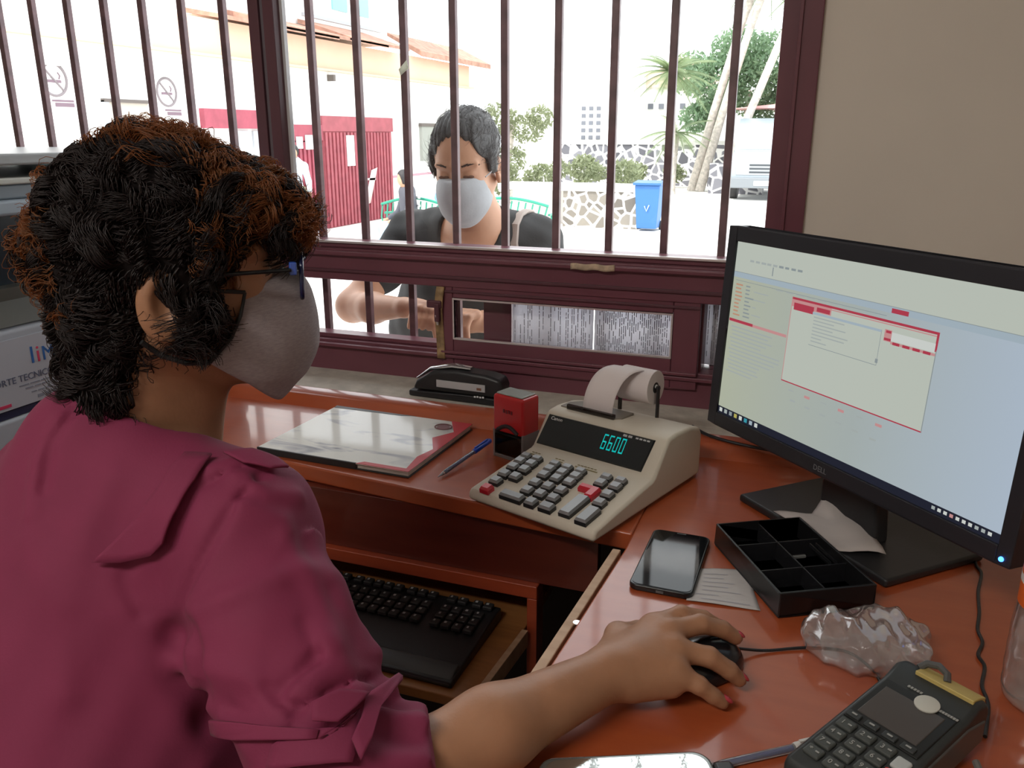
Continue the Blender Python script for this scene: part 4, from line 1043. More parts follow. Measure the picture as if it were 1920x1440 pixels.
def f_blouse(p):
    d=f_blouse0(p); m=np.abs(d)<.05
    if m.any():
        pm=p[m]; dm=d[m]
        def pd(path):
            e=None
            for i in range(len(path)-1):
                x=d_seg(pm,path[i],path[i+1]); e=x if e is None else np.minimum(e,x)
            return e
        for path,w_,h_ in RG: dm=dm-f32(h_)*np.exp(-(pd(path)/w_)**2)
        for path,w_,h_ in GV: dm=dm+f32(h_)*np.exp(-(pd(path)/w_)**2)
        # broad soft creases and gathers near the cuff
        dm=dm+f32(.0014)*np.sin(pm@A3((38,-22,30)))*np.sin(pm@A3((-12,40,18)))+f32(.0007)*np.sin(pm@A3((90,60,-70)))
        ax=A3(WR)-A3(EL); ax=ax/np.linalg.norm(ax); s=(pm-A3(EL))@ax
        cuff=np.exp(-((s-.045)/.030)**2)*(pm[:,0]>-.40)
        ang=np.arctan2(pm[:,2]-.776,(pm-A3(EL))@A3((ax[1],-ax[0],0)))
        dm=dm+cuff.astype(f32)*f32(.0045)*np.sin(ang*9+s*60)
        d=d.copy(); d[m]=dm
    # neckline
    d=smax(d,-d_cap(p,tuple(H1.w(-.02,0,-.04)),tuple(np.array(NB)+np.array((.040,.037,-.012))),.074,.063),.004)
    # cuff opening
    ax=A3(WR)-A3(EL); ax=ax/np.linalg.norm(ax); s=(p-A3(EL))@ax
    d=np.where(p[:,0]>-.40,smax(d,(s-.046-.55*(p[:,2]-.778)-.25*((p-A3(EL))@A3((-ax[1],ax[0],0)))-.006*np.sin(p[:,2]*170+p[:,0]*90)).astype(f32),.004),d)
    return d
M_blouse=mat('blouse_magenta',(.235,.023,.075),.8,sheen=.03,bump=.12,bscale=500,var=.05,vscale=15)
nt_,lk_=M_blouse.node_tree.nodes,M_blouse.node_tree.links
tr_=nt_.new('ShaderNodeBsdfTranslucent'); tr_.inputs[0].default_value=(.45,.03,.13,1); mxx=nt_.new('ShaderNodeMixShader'); mxx.inputs[0].default_value=.12
lk_.new(nt_['Principled BSDF'].outputs[0],mxx.inputs[1]); lk_.new(tr_.outputs[0],mxx.inputs[2]); lk_.new(mxx.outputs[0],nt_['Material Output'].inputs['Surface'])
blouse=w1(sdf_obj('blouse',f_blouse,(-1.0,.28,.42),(-.20,.90,1.10),.0034,M_blouse,None,it=1))
def flap(name,px,fn,off,puff=.004,cuts=4):
    P=[hitpx(fn,u,v) for u,v in px]; bm=bmesh.new(); vs=[bm.verts.new(tuple(x)) for x in P]; cn=np.mean(P,axis=0); c=bm.verts.new(tuple(hitpx(fn,*np.mean(px,axis=0))))
    for i in range(len(vs)): bm.faces.new((vs[i],vs[(i+1)%len(vs)],c))
    bmesh.ops.subdivide_edges(bm,edges=bm.edges,cuts=cuts,use_grid_fill=True)
    bmesh.ops.triangulate(bm,faces=bm.faces)
    e=.003
    X=np.array([v.co for v in bm.verts],dtype=f32); X0=X.copy(); tgt=(off+puff*(.5+.5*np.sin(X[:,0]*70+X[:,2]*50))).astype(f32)
    for _ in range(4):
        d=fn(X); g=np.stack([fn(X+A3(k))-d for k in ((e,0,0),(0,e,0),(0,0,e))],1); g/=np.linalg.norm(g,axis=1)[:,None]+1e-6
        X=X-g*((d-tgt)*.8)[:,None]
    bad=~np.isfinite(X).all(1)|(np.abs(X-X0).max(1)>.08); X[bad]=X0[bad]
    for v,x in zip(bm.verts,X): v.co=Vector([float(k) for k in x])
    me=bpy.data.meshes.new(name); bm.to_mesh(me); bm.free(); me.materials.append(M_blouse)
    for p_ in me.polygons: p_.use_smooth=True
    o=bpy.data.objects.new(name,me); C.objects.link(o); md=o.modifiers.new('s','SOLIDIFY'); md.thickness=.0022; md.offset=1
    o.location=-Vector(W1.location); o.parent=W1; return o
flap('shoulder_ruffle',[(352,862),(400,862),(372,905),(345,955),(318,1018),(292,1040),(235,1052),(182,1054),(250,985),(310,920)],f_blouse0,.006)
flap('shoulder_ruffle',[(420,862),(470,856),(512,874),(530,890),(500,892),(455,880)],f_blouse0,.009)
flap('sleeve_tie',[(420,1335),(470,1350),(540,1365),(600,1375),(598,1392),(530,1386),(460,1378),(425,1362)],f_blouse0,.012,.002,3)
flap('sleeve_tie',[(585,1330),(625,1312),(672,1322),(655,1345),(630,1372),(590,1362)],f_blouse0,.016,.006,3)
flap('sleeve_tie',[(672,1318),(705,1295),(728,1283),(735,1300),(700,1345),(690,1400),(672,1439),(655,1400),(668,1360)],f_blouse0,.012,.004,3)
flap('sleeve_tie',[(520,1395),(560,1370),(640,1375),(665,1340),(672,1380),(660,1438),(600,1439),(510,1439)],f_blouse0,.008,.004,3)
# ---- trousers, shoes, office chair
def f_trou(p):
    d=d_ell(p,(-.665,.455,.535),(.215,.185,.125))
    for sx in (-1,1):
        hip=(-.665+sx*.095,.47,.52); kn=(-.69+sx*.13,.86,.46+.0); an=(-.70+sx*.13,.90,.10)
        d=smin(d,chain(p,[hip,kn,an],[.095,.065,.050],.03),.03)
    return d
w1(sdf_obj('trousers',f_trou,(-1.0,.2,.04),(-.4,1.0,.70),.009,M_trou,None,it=2))
for sx in (-1,1):
    mb=MB(); mb.ball((-.70+sx*.13,.95,.045),1,16,(.045,.125,.045)); w1(mb.build('shoe',M_shoe,None))
ch=empty('office_chair',(-.67,.44,0),label='black office chair under the seated person, mostly hidden behind her back',cat='chair')
M_ch=mat('chair_fabric',(.03,.03,.035),.9,bump=.3,bscale=400)
MB().box((0,0,.40),(.50,.48,.07)).build('seat',M_ch,ch,bevel=.03,seg=4)
MB().cyl((0,0,.10),(0,0,.365),.03).build('gas_column',M_blk2,ch)
for k in range(5):
    a=2*PI*k/5+.3; MB().tube([(0,0,.10),(.27*math.cos(a),.27*math.sin(a),.065)],[.028,.018],8).build('foot',M_blk2,ch); MB().cyl((.27*math.cos(a)-.012,.27*math.sin(a),.028),(.27*math.cos(a)+.012,.27*math.sin(a),.028),.028).build('castor',M_blk,ch)
MB().tube([(0,-.22,.38),(0,-.33,.40),(0,-.345,.55)],.018,8).build('back_bar',M_blk2,ch)
MB().grid(lambda u,v:(-.20+.40*u,-.345+.05*math.sin(PI*u)*-1,.47+.13*v),10,8).build('backrest',M_ch,ch,solid=.04,bevel=.01)
# ---- face mask with straps
MPOLY=[(.060,-.014),(.088,-.006),(.118,-.004),(.150,-.03),(.150,-.10),(.105,-.142),(.088,-.134),(.060,-.104),(.024,-.078),(.040,-.066),(.052,-.045)]
def f_mask(q):
    d=d_ell(q,(.040,0,-.062),(.088,.070,.090)); d=smin(d,d_cap(q,(.095,0,-.030),(.105,0,-.075),.020,.014),.03)
    m=np.abs(q[:,1]); 
    d=d-.0010*np.sin(q[:,2]*150+q[:,0]*40)*np.exp(-((q[:,2]+.115)/.02)**2)
    return smax(d,d_poly2(q[:,0],q[:,2],MPOLY)-.001,.003)
def mask_for(H,m,root,res=.0024,shift=None):
    P,F=sdf_mesh(f_mask,(.0,-.085,-.16),(.17,.085,.02),res); P=relax(P,F,1); P=np.array([H.w(*x) for x in P])
    o=mesh_np('face_mask',P,F,m,None); o.location=-Vector(root.location); o.parent=root; return o
def weave(name,col,c2):
    m=mat(name,col,.85,col2=c2,vscale=60,stretch=(3,3,14),bump=.5,bscale=260); return m
mk=mask_for(H1,weave('mask_grey_weave',(.43,.375,.39),(.35,.305,.32)),W1)
def strap(H,pts,r,root,m=M_strap,par=None,name='mask_strap'):
    P=[H.w(*x) for x in pts]; b=MB(); b.tube(P,r,8); o=b.build(name,m,None); o.location=-Vector(root.location); o.parent=root; return o
# edging cord on the near cheek, upper strap, lower strap
strap(H1,[(.060,-.066,-.014),(.055,-.0695,-.035),(.046,-.0705,-.055),(.026,-.0695,-.078)],.0016,W1)
strap(H1,[(.060,-.066,-.014),(.040,-.074,-.011),(.02,-.080,-.007),(-.005,-.083,-.003),(-.03,-.083,.0)],.0019,W1)
strap(H1,[(.026,-.0695,-.078),(.006,-.068,-.078),(-.015,-.068,-.070),(-.03,-.075,-.055)],.0026,W1)
strap(H1,[(.060,.066,-.014),(.020,.080,-.007),(-.03,.083,.0)],.0019,W1)
# ---- glasses
gl=empty('glasses',(0,0,0)); gl.parent=W1; gl.matrix_local=Matrix.Translation(-Vector(W1.location))@H1.mat4()
def rim(y0):
    pts=[]
    for k in range(28):
        a=2*PI*k/28; ca,sa=math.cos(a),math.sin(a); e=2/3.2
        yy=.0265*abs(ca)**e*(1 if ca>0 else -1); zz=.0205*abs(sa)**e*(1 if sa>0 else -1)
        pts.append((.114-.20*abs((y0+yy))**1.6*1.2, y0+yy, zz-.004))
    return pts
for y0 in (-.034,.034):
    MB().tube(rim(y0),.0022,8,closed=True).build('rim',mat('rim_navy',(.01,.016,.07),.25,spec=.6),gl)
    r_=rim(y0); b=MB(); c=(sum(x[0] for x in r_)/28,y0,-.004); b.add(r_+[c],[(i,(i+1)%28,28) for i in range(28)]); b.build('lens',glassy('lens_glass',(.96,.98,.98),ior=1.6),gl)
MB().tube([(.1125,-.009,.006),(.118,0,.008),(.1125,.009,.006)],.002,8).build('bridge',mat('rim_navy',(.01,.016,.07)),gl)
for s_ in (-1,1):
    b=MB(); b.box((.1035,s_*.063,.007),(.007,.008,.012)); b.build('hinge_block',mat('hinge_blue',(.04,.10,.45),.2,spec=.8),gl,bevel=.0015)
    b=MB(); b.tube([(.101,s_*.066,.006),(.05,s_*.079,.005),(.015,s_*.083,.004),(-.006,s_*.083,.002)],.0036,8,flat=.55); b.build('temple_arm',mat('arm_black',(.01,.011,.012),.3),gl)
    b=MB(); b.ball((.096,s_*.012,-.002),.0042,10,(.5,.8,1.2)); b.build('nose_pad',mat('pad_clear',(.8,.8,.82),.1),gl)
# ---- hair
def f_hair(q):
    y=np.abs(q[:,1])
    d=d_ell(q,(-.014,0,.030),(.101,.086,.094))
    d=smin(d,d_ell(q,(-.055,0,-.040),(.056,.068,.082)),.03)
    d=smin(d,d_ell(q,(-.068,0,-.108),(.042,.058,.036)),.02)
    d=smin(d,d_ell(q,(.066,0,.062),(.044,.068,.034)),.02)
    d=smin(d,d_ell(q,(.100,-.012,.048),(.020,.045,.022)),.015)
    s=q.copy(); s[:,1]=y
    d=smin(d,d_cap(s,(.012,.078,.03),(.012,.079,-.045),.017,.010),.015)
    d=smin(d,d_ell(s,(.022,.074,-.030),(.018,.010,.032)),.01)
    d=smin(d,d_ell(q,(-.118,.030,.012),(.018,.024,.026)),.01)
    # keep the face, the ear and the cheek clear
    face=d_ell(s,(.085,.02,-.020),(.058,.085,.052))
    d=smax(d,-face,.010)
    ear=d_ell(s,(-.016,.098,-.030),(.019,.026,.030)); d=smax(d,-ear,.006)
    neck=d_cap(q,(.035,0,-.10),(-.03,0,-.20),.06,.06); d=smax(d,-neck,.01)
    return d
def f_hair_l(q):
    d=f_hair(q); m=np.abs(d)<.03
    if m.any():
        pm=q[m]; w_=np.sin(pm@A3((120,40,60))+2*np.sin(pm@A3((40,-70,50))))*np.sin(pm@A3((-50,110,70))+1.5*np.sin(pm@A3((60,50,-80))))
        d=d.copy(); d[m]=d[m]-f32(.0030)*w_-f32(.001)*np.sin(pm@A3((260,190,-220)))
    return d
M_hb=mat('hair_dark_brown',(.012,.009,.009),.9,spec=.1)
M_h1=hairmat('hair_brown_strand',(.018,.012,.012),(.35,.12,.04),.12,.5)
M_h2=hairmat('hair_copper_dye_backlight',(.20,.095,.042),(.90,.42,.15),.42)  # copper: dyed fringe, plus window backlight put into the rim strands
hair=empty('hair',(0,0,0)); hair.parent=W1; hair.matrix_local=Matrix.Translation(-Vector(W1.location))@H1.mat4()
P,F=sdf_mesh(lambda q:f_hair_l(q)+.0035,(-.17,-.12,-.17),(.14,.12,.16),.0028); mesh_np('hair_mass',relax(P,F,1),F,M_hb,hair)
lo,hi=(-.17,-.12,-.17),(.14,.12,.16)
curls('curly_strands',H1,f_hair,lo,hi,.006,16000,1,M_h1,hair,length=(.04,.065),rad=(.005,.009),turns=(1.0,1.7),flow=(-.1,0,-.9),lift=.006,thick=.0007,clumps=260,tight=.75)
curls('fringe_curls',H1,f_hair,lo,hi,.006,4200,2,M_h2,hair,length=(.03,.055),rad=(.004,.007),turns=(1.0,1.8),clumps=130,tight=.7,flow=(.6,0,-.4),keep=lambda c:(((c[:,0]>.02)&(c[:,2]>.02))|((c[:,2]>.095)&(c[:,0]>-.05))|((c[:,1]>.03)&(c[:,2]>.02)))&(np.random.default_rng(8).random(len(c))<np.clip((c[:,0]+.02)/.07,.25,1)),lift=.012)  # dyed fringe; window-side strands hold backlight in their copper colour
curls('stray_curls',H1,f_hair,lo,hi,.006,1500,3,M_h2,hair,length=(.025,.045),rad=(.004,.007),turns=(1.0,1.8),clumps=120,tight=.3,flow=(-.8,0,.2),keep=lambda c:((c[:,0]<-.095)&(c[:,2]>-.04))|(c[:,2]>.108)|((c[:,1]>.06)&(c[:,2]>-.04)),lift=.018,thick=.0005)  # rim strays coloured copper to carry the window's backlight
# ================================================================== STREET
G=-.6
M_ground=mat('street_concrete',(.78,.76,.73),.9,var=.05,vscale=1.2)
M_walk=mat('pavement_pale',(.74,.70,.68),.9,var=.04,vscale=2)
M_wh=mat('whitewash',(.86,.85,.82),.9,var=.02,vscale=1)
M_sal=mat('salmon_render',(.80,.54,.40),.9,var=.04,vscale=1)
M_gate=mat('gate_red',(.33,.075,.095),.6,var=.12,vscale=5)
M_gate2=mat('gate_maroon',(.34,.065,.095),.6,var=.12,vscale=5)
M_tile=mat('roof_tile',(.42,.23,.17),.9,var=.2,vscale=6)
struct('floor_street',MB().box2((-60,1.78,G-.3),(30,110,G)),M_ground)
struct('floor_pavement',MB().box2((-12,1.78,G),(6,3.1,-.14)),M_walk)
fa=empty('street_building',(-9.6,3,G),label='long white building across the street with salmon upper band and cornice lines',cat='building')
def fb(name,mb,m,**k): o=mb.build(name,m,None,**k); o.location=-Vector(fa.location); o.parent=fa; return o
fb('wall',MB().box2((-16,2.5,G),(-9.6,21.2,2.50)),M_wh)
fb('salmon_band',MB().box2((-16,10.6,2.50),(-9.62,22.6,3.05)),M_sal)
fb('parapet',MB().box2((-16,2.5,2.50),(-9.62,10.6,3.3)),M_wh)
fb('cornice',MB().box2((-9.66,2.5,2.12),(-9.50,21.2,2.17)),mat('cornice_grey',(.62,.62,.60),.9))
fb('cornice',MB().box2((-9.66,2.5,2.46),(-9.48,22.6,2.50)),mat('cornice_ochre',(.62,.50,.36),.9))
fb('dado_line',MB().box2((-9.66,17.6,.28),(-9.57,21.2,.33)),mat('dado_pink',(.55,.28,.33),.9))
rf=MB()
for i in range(3): rf.prism([(-9.2,3.02+.02*i),(-10.4,3.22+.1*i),(-10.4,3.30+.1*i),(-9.2,3.08+.02*i)],[12.2,13.4,15.6][i],[15.2,17.2,18.2][i],axis='y')
fb('tiled_eave',rf,M_tile)
fb('tiled_eave',MB().prism([(-9.3,3.02),(-10.2,3.50),(-10.2,3.58),(-9.3,3.14)],19.0,23.4,axis='y'),M_tile)
fb('upper_storey',MB().box2((-16,13,3.3),(-10.45,19.3,6.5)),M_wh)
for k in range(2): fb('upper_window',MB().box2((-10.47,17.0+.95*k,3.85),(-10.41,17.6+.95*k,4.7)),mat('window_teal',(.25,.55,.62),.2))
fb('balcony_rail',MB().box2((-10.3,15.6,3.55),(-10.24,18.8,3.62)),mat('rail_grey',(.4,.42,.45),.5))
wf=MB().box2((-9.62,9.52,1.25),(-9.55,10.3,1.72)); fb('shuttered_window',wf,mat('shutter_beige',(.47,.42,.36),.7))
fb('window_trim',MB().box2((-9.62,9.47,1.70),(-9.52,10.35,1.745)),mat('dark_trim',(.12,.10,.09),.6))
fb('window_side',MB().box2((-9.61,9.47,1.25),(-9.54,9.56,1.72)),mat('pane_grey',(.45,.47,.5),.3))
fb('maroon_lintel',MB().box2((-9.66,11.45,1.36),(-9.50,13.25,1.665)),M_gate2)
for k in range(2): fb('small_window',MB().box2((-9.62,12.25+.5*k,1.02),(-9.56,12.65+.5*k,1.32)),mat('pane_grey',(.45,.47,.5)))
fb('window_trim',MB().box2((-9.60,19.35,.62),(-9.52,20.15,1.50)),mat('pane_dark',(.32,.33,.30),.4))
fb('window_trim',MB().box2((-9.58,19.30,1.44),(-9.50,20.2,1.52)),mat('dark_trim',(.12,.10,.09)))
fb('wall_lamp',MB().box2((-9.62,15.30,2.28),(-9.45,15.38,2.40)),mat('dark_trim',(.12,.10,.09)))
# gates
def gate(name,y0,y1,z1,m,lab,ribs):
    e=empty(name,(-9.55,y0,G),label=lab,cat='gate')
    MB().box2((-.05,0,0),(.0,y1-y0,z1-G)).build('leaf',m,e)
    MB().box2((-.06,-.05,z1-G-.30),(.03,y1-y0+.05,z1-G)).build('header',m,e,bevel=.01)
    b=MB(); n=int((y1-y0)/ribs)
    for i in range(n): b.box2((0,.03+i*ribs,.02),(.035,.03+i*ribs+ribs*.55,z1-G-.32))
    b.build('rib_panel',m,e)
    return e
g1=gate('street_gate',14.95,17.80,1.615,M_gate,'large red ribbed metal gate with white notices across the street',.14)
g2=gate('street_gate',13.60,14.85,1.44,M_gate2,'narrower dark maroon gate left of the large red gate',.14)
def sheet_on(y0,y1,z0,z1,par,m=None): 
    o=MB().box2((-9.512,y0,z0),(-9.498,y1,z1)).build('notice',m or mat('notice_white',(.82,.82,.80),.8),None); o.parent=par; o.location=-Vector(par.location); return o
sheet_on(15.75,16.05,.62,1.24,g1); sheet_on(14.25,14.65,.98,1.25,g2); sheet_on(13.95,14.15,1.0,1.22,g2)
b=MB(); b.add([(-9.50,16.35,-.25),(-9.50,16.62,-.20),(-9.50,17.0,.55),(-9.50,16.72,.50)],[(0,1,2,3)]); b.add([(-9.50,16.2,.30),(-9.50,16.9,.28),(-9.50,16.9,.33),(-9.50,16.2,.34)],[(0,1,2,3)]); o=b.build('scraped_patch',mat('scraped_pink',(.80,.62,.60),.8),None,solid=.004); o.parent=g1; o.location=-Vector(g1.location)
# no-smoking signs
M_sg=mat('sign_grey',(.22,.19,.20),.8); M_sgr=mat('sign_text',(.19,.13,.16),.8)
def nosmoke(y,z,lab):
    e=empty('no_smoking_sign',(-9.585,y,z),label=lab,cat='sign',group=None)
    MB().box2((-.01,-.30,-.33),(.0,.34,.28)).build('board',M_wh,e)
    MB().tube([(.006,.20*math.cos(a),.02+.20*math.sin(a)) for a in np.linspace(0,2*PI,33)[:-1]],.018,6,closed=True).build('ring',M_sg,e)
    MB().tube([(.008,-.14,.16),(.008,.14,-.12)],.014,6).build('slash',M_sg,e)
    b=MB(); b.box((.006,0,.0),(.01,.22,.035)); b.tube([(.008,.08,.03),(.008,.10,.07),(.008,.07,.11)],.008,5); b.build('cigarette',M_sgr,e)
    b=MB(); b.box((.006,.10,-.24),(.008,.34,.025)); b.box((.006,.12,-.29),(.008,.30,.05)); b.build('caption',M_sgr,e)
nosmoke(8.72,1.93,'faint round no smoking sign on the white wall, left one')
nosmoke(10.75,1.86,'faint round no smoking sign on the white wall, nearer the maroon lintel')
tag(MB().box2((-9.59,8.6,1.02),(-9.57,8.95,1.08)).build('wall_plaque',M_sgr,None),'small dark plaque on the white wall below the left no smoking sign','sign')
# ------------------------------------------------ stone planter, stone wall
def stonemat(name,scale,grout,c1,c2):
    m=bpy.data.materials.new(name); N,L=nodes_of(m); b=N['Principled BSDF']; b.inputs['Roughness'].default_value=.9
    tc=N.new('ShaderNodeTexCoord'); v=N.new('ShaderNodeTexVoronoi'); v.feature='DISTANCE_TO_EDGE'; v.inputs['Scale'].default_value=scale; v2=N.new('ShaderNodeTexVoronoi'); v2.inputs['Scale'].default_value=scale
    r=N.new('ShaderNodeValToRGB'); r.color_ramp.elements[0].position=.07; r.color_ramp.elements[1].position=.12
    mx=N.new('ShaderNodeMix'); mx.data_type='RGBA'; mr=N.new('ShaderNodeMix'); mr.data_type='RGBA'; mr.inputs[6].default_value=(*c1,1); mr.inputs[7].default_value=(*c2,1)
    sp=N.new('ShaderNodeSeparateColor')
    L.new(tc.outputs['Object'],v.inputs['Vector']); L.new(tc.outputs['Object'],v2.inputs['Vector']); L.new(v.outputs['Distance'],r.inputs[0]); L.new(v2.outputs['Color'],sp.inputs[0]); L.new(sp.outputs[0],mr.inputs[0])
    mx.inputs[6].default_value=(*grout,1); L.new(r.outputs[0],mx.inputs[0]); L.new(mr.outputs[2],mx.inputs[7]); L.new(mx.outputs[2],b.inputs['Base Color']); return m
M_st=stonemat('planter_stone',4.6,(.80,.78,.74),(.14,.125,.11),(.27,.245,.21))
M_st2=stonemat('far_wall_stone',3.3,(.85,.84,.83),(.085,.085,.10),(.22,.22,.25))
pw=empty('stone_planter',(-4.2,17.3,G),label='low volcanic stone planter wall with pale coping beside the blue bin',cat='planter')
MB().box2((-.95,-.3,0),(.62,.5,.74)).build('stone_wall',M_st,pw); MB().box2((-2.4,-.34,.74),(.66,.55,.86)).build('coping',M_wh,pw); MB().box2((-2.4,.6,0),(-.6,.9,.74)).build('rear_wall',M_wh,pw)
sw=empty('stone_boundary_wall',(-7,32.3,G),label='dark volcanic stone boundary wall with white joints far across the street',cat='wall')
MB().box2((-3.1,-.3,0),(3.9,.2,1.48)).build('stone_wall',M_st2,sw); MB().box2((-3.1,-.35,1.48),(3.9,.25,1.62)).build('coping',M_wh,sw)
tag(MB().box2((-3.9,-.3,0),(-2.2,.3,.95)).at().build('rubble_bank',M_st2,None),'heap of dark stones at the foot of the boundary wall near the van','stones').location=(.25,28.6,G)
hs=empty('white_house',(-9,33,G),label='white two storey house behind the stone wall, almost bleached by the sun',cat='house')
MB().box2((-3.6,0,1.2),(1.9,5,4.3)).build('wall',M_wh,hs); MB().box2((1.4,1.5,1.2),(5.2,6,3.6)).build('side_wing',M_wh,hs); MB().prism([(1.0,3.6),(3.2,4.7),(5.6,3.6)],1.4,6,axis='y').build('gable_roof',mat('pale_pink_roof',(.86,.62,.54),.9),hs)
b=MB()
for i in range(3):
    for j in range(5): b.box2((-.30+.30*i,-.04,1.65+.27*j),(-.14+.30*i,.0,1.80+.27*j))
b.build('lattice_block',mat('lattice_dark',(.16,.17,.20),.9),hs)
b=MB()
for i in range(5): b.box2((2.0+.42*i,1.44,2.8),(2.2+.42*i,1.5,3.0))
b.build('vent_block',mat('lattice_dark',(.16,.17,.20)),hs)
# ------------------------------------------------ blue wheelie bin
bn=empty('wheelie_bin',(-3.33,16.95,G),label='blue wheelie bin standing at the end of the stone planter',cat='bin')
M_bb=mat('bin_blue',(.04,.15,.40),.5)
vs=[(-.20,-.22,.05),(.20,-.22,.05),(.20,.22,.05),(-.20,.22,.05),(-.25,-.28,.90),(.25,-.28,.90),(.25,.28,.90),(-.25,.28,.90)]
MB().add(vs,[(3,2,1,0),(4,5,6,7),(0,1,5,4),(1,2,6,5),(2,3,7,6),(3,0,4,7)]).build('tub',M_bb,bn,bevel=.02)
MB().prism([(-.33,.90),(.30,.90),(.30,.94),(.1,.98),(-.33,.95)],-.28,.28,axis='x').build('lid',mat('bin_lid_blue',(.035,.13,.36),.4),bn,bevel=.01)
for s_ in (-1,1): MB().cyl((s_*.24,.20,.09),(s_*.19,.20,.09),.09).build('wheel',M_blk,bn)
MB().tube([(-.04,-.27,.5),(.0,-.275,.40),(.05,-.27,.52)],.012,6).build('moulded_mark',mat('bin_mark',(.45,.6,.85),.5),bn)
# ------------------------------------------------ parked van
vn=empty('parked_van',(-1.75,25.6,G),label='silver grey van with dark grille parked on the right of the street',cat='van')
M_van=mat('van_silver',(.36,.41,.46),.3,metal=.3); M_vd=mat('van_dark',(.05,.06,.07),.4)
def vprism(prof,x0,x1): return MB().prism(prof,x0,x1,axis='x')
vprism([(.0,.35),(.0,1.10),(.12,1.22),(1.0,1.38),(1.5,2.15),(2.0,2.32),(5.0,2.32),(5.1,2.0),(5.1,.35)],-1.0,1.0).build('body_shell',M_van,vn,bevel=.05)
MB().add([(-.86,1.02,1.42),(.86,1.02,1.42),(.80,1.47,2.08),(-.80,1.47,2.08)],[(0,1,2,3)]).build('windscreen',mat('windscreen',(.55,.62,.66),.08,spec=.9),vn,solid=.02)
MB().box2((-.80,-.02,.72),(.80,.03,1.12)).build('grille_frame',mat('chrome_grey',(.5,.52,.55),.3,metal=.6),vn,bevel=.02)
b=MB(); [b.box2((-.42,-.05,.78+.10*i),(.42,-.015,.83+.10*i)) for i in range(3)]; b.build('grille_slats',M_vd,vn)
for s_ in (-1,1): MB().box2((s_*.62-.15,-.05,.80),(s_*.62+.15,-.01,1.04)).build('headlight',mat('headlight',(.75,.78,.8),.1),vn,bevel=.02)
MB().box2((-1.0,-.14,.36),(1.0,.05,.66)).build('bumper',mat('bumper_grey',(.20,.22,.24),.5),vn,bevel=.03)
MB().box2((-.26,-.16,.44),(.26,-.13,.57)).build('number_plate',M_wh,vn)
for s_ in (-1,1):
    for y in (.85,4.1): MB().cyl((s_*1.02,y,.36),(s_*.78,y,.36),.36,n=28).build('wheel',M_blk,vn,bevel=.03)
    MB().box2((s_*1.16-.08,1.1,1.35),(s_*1.16+.08,1.2,1.6)).build('side_mirror',M_vd,vn,bevel=.02)
tag(MB().prism([(-.8,3.0),(2.6,3.3),(2.6,3.0)],-.4,3,axis='y').build('awning',mat('awning_pink',(.75,.40,.38),.9),None),'faded red awning edge above and behind the parked van','awning').location=(-2.4,29.5,G-.35)
# ------------------------------------------------ green benches
def bench(x,y,rz,lab):
    e=empty('park_bench',(x,y,G),rz,lab,'bench'); M=mat('bench_green',(.03,.28,.19),.4)
    for i in range(4): MB().box((0,-.05+.11*i,.44),(1.5,.07,.03)).build('seat_slat',M,e,bevel=.005)
    for s_ in (-1,1):
        MB().tube([(s_*.68,-.08,0),(s_*.68,-.10,.42),(s_*.68,.30,.42),(s_*.68,.36,.0)],.025,8).build('side_leg',M,e)
        MB().tube([(s_*.68,-.08,.44),(s_*.68,-.10,.64),(s_*.68,.30,.66)],.02,8).build('armrest',M,e)
    b=MB()
    for i in range(13):
        x0=-.66+.11*i; b.tube([(x0,.34,.44),(x0+.05,.36,.60),(x0,.38,.78+.10*math.sin(PI*i/12))],.014,5)
    b.tube([(-.68+1.36*i/16,.38,.80+.12*math.sin(PI*i/16)) for i in range(17)],.022,6); b.build('scrolled_back',M,e)
bench(-4.75,12.7,PI+.2,'green cast metal bench to the right of the masked customer')
bench(-5.9,12.2,PI-.2,'green cast metal bench behind the customer with people sitting on it')
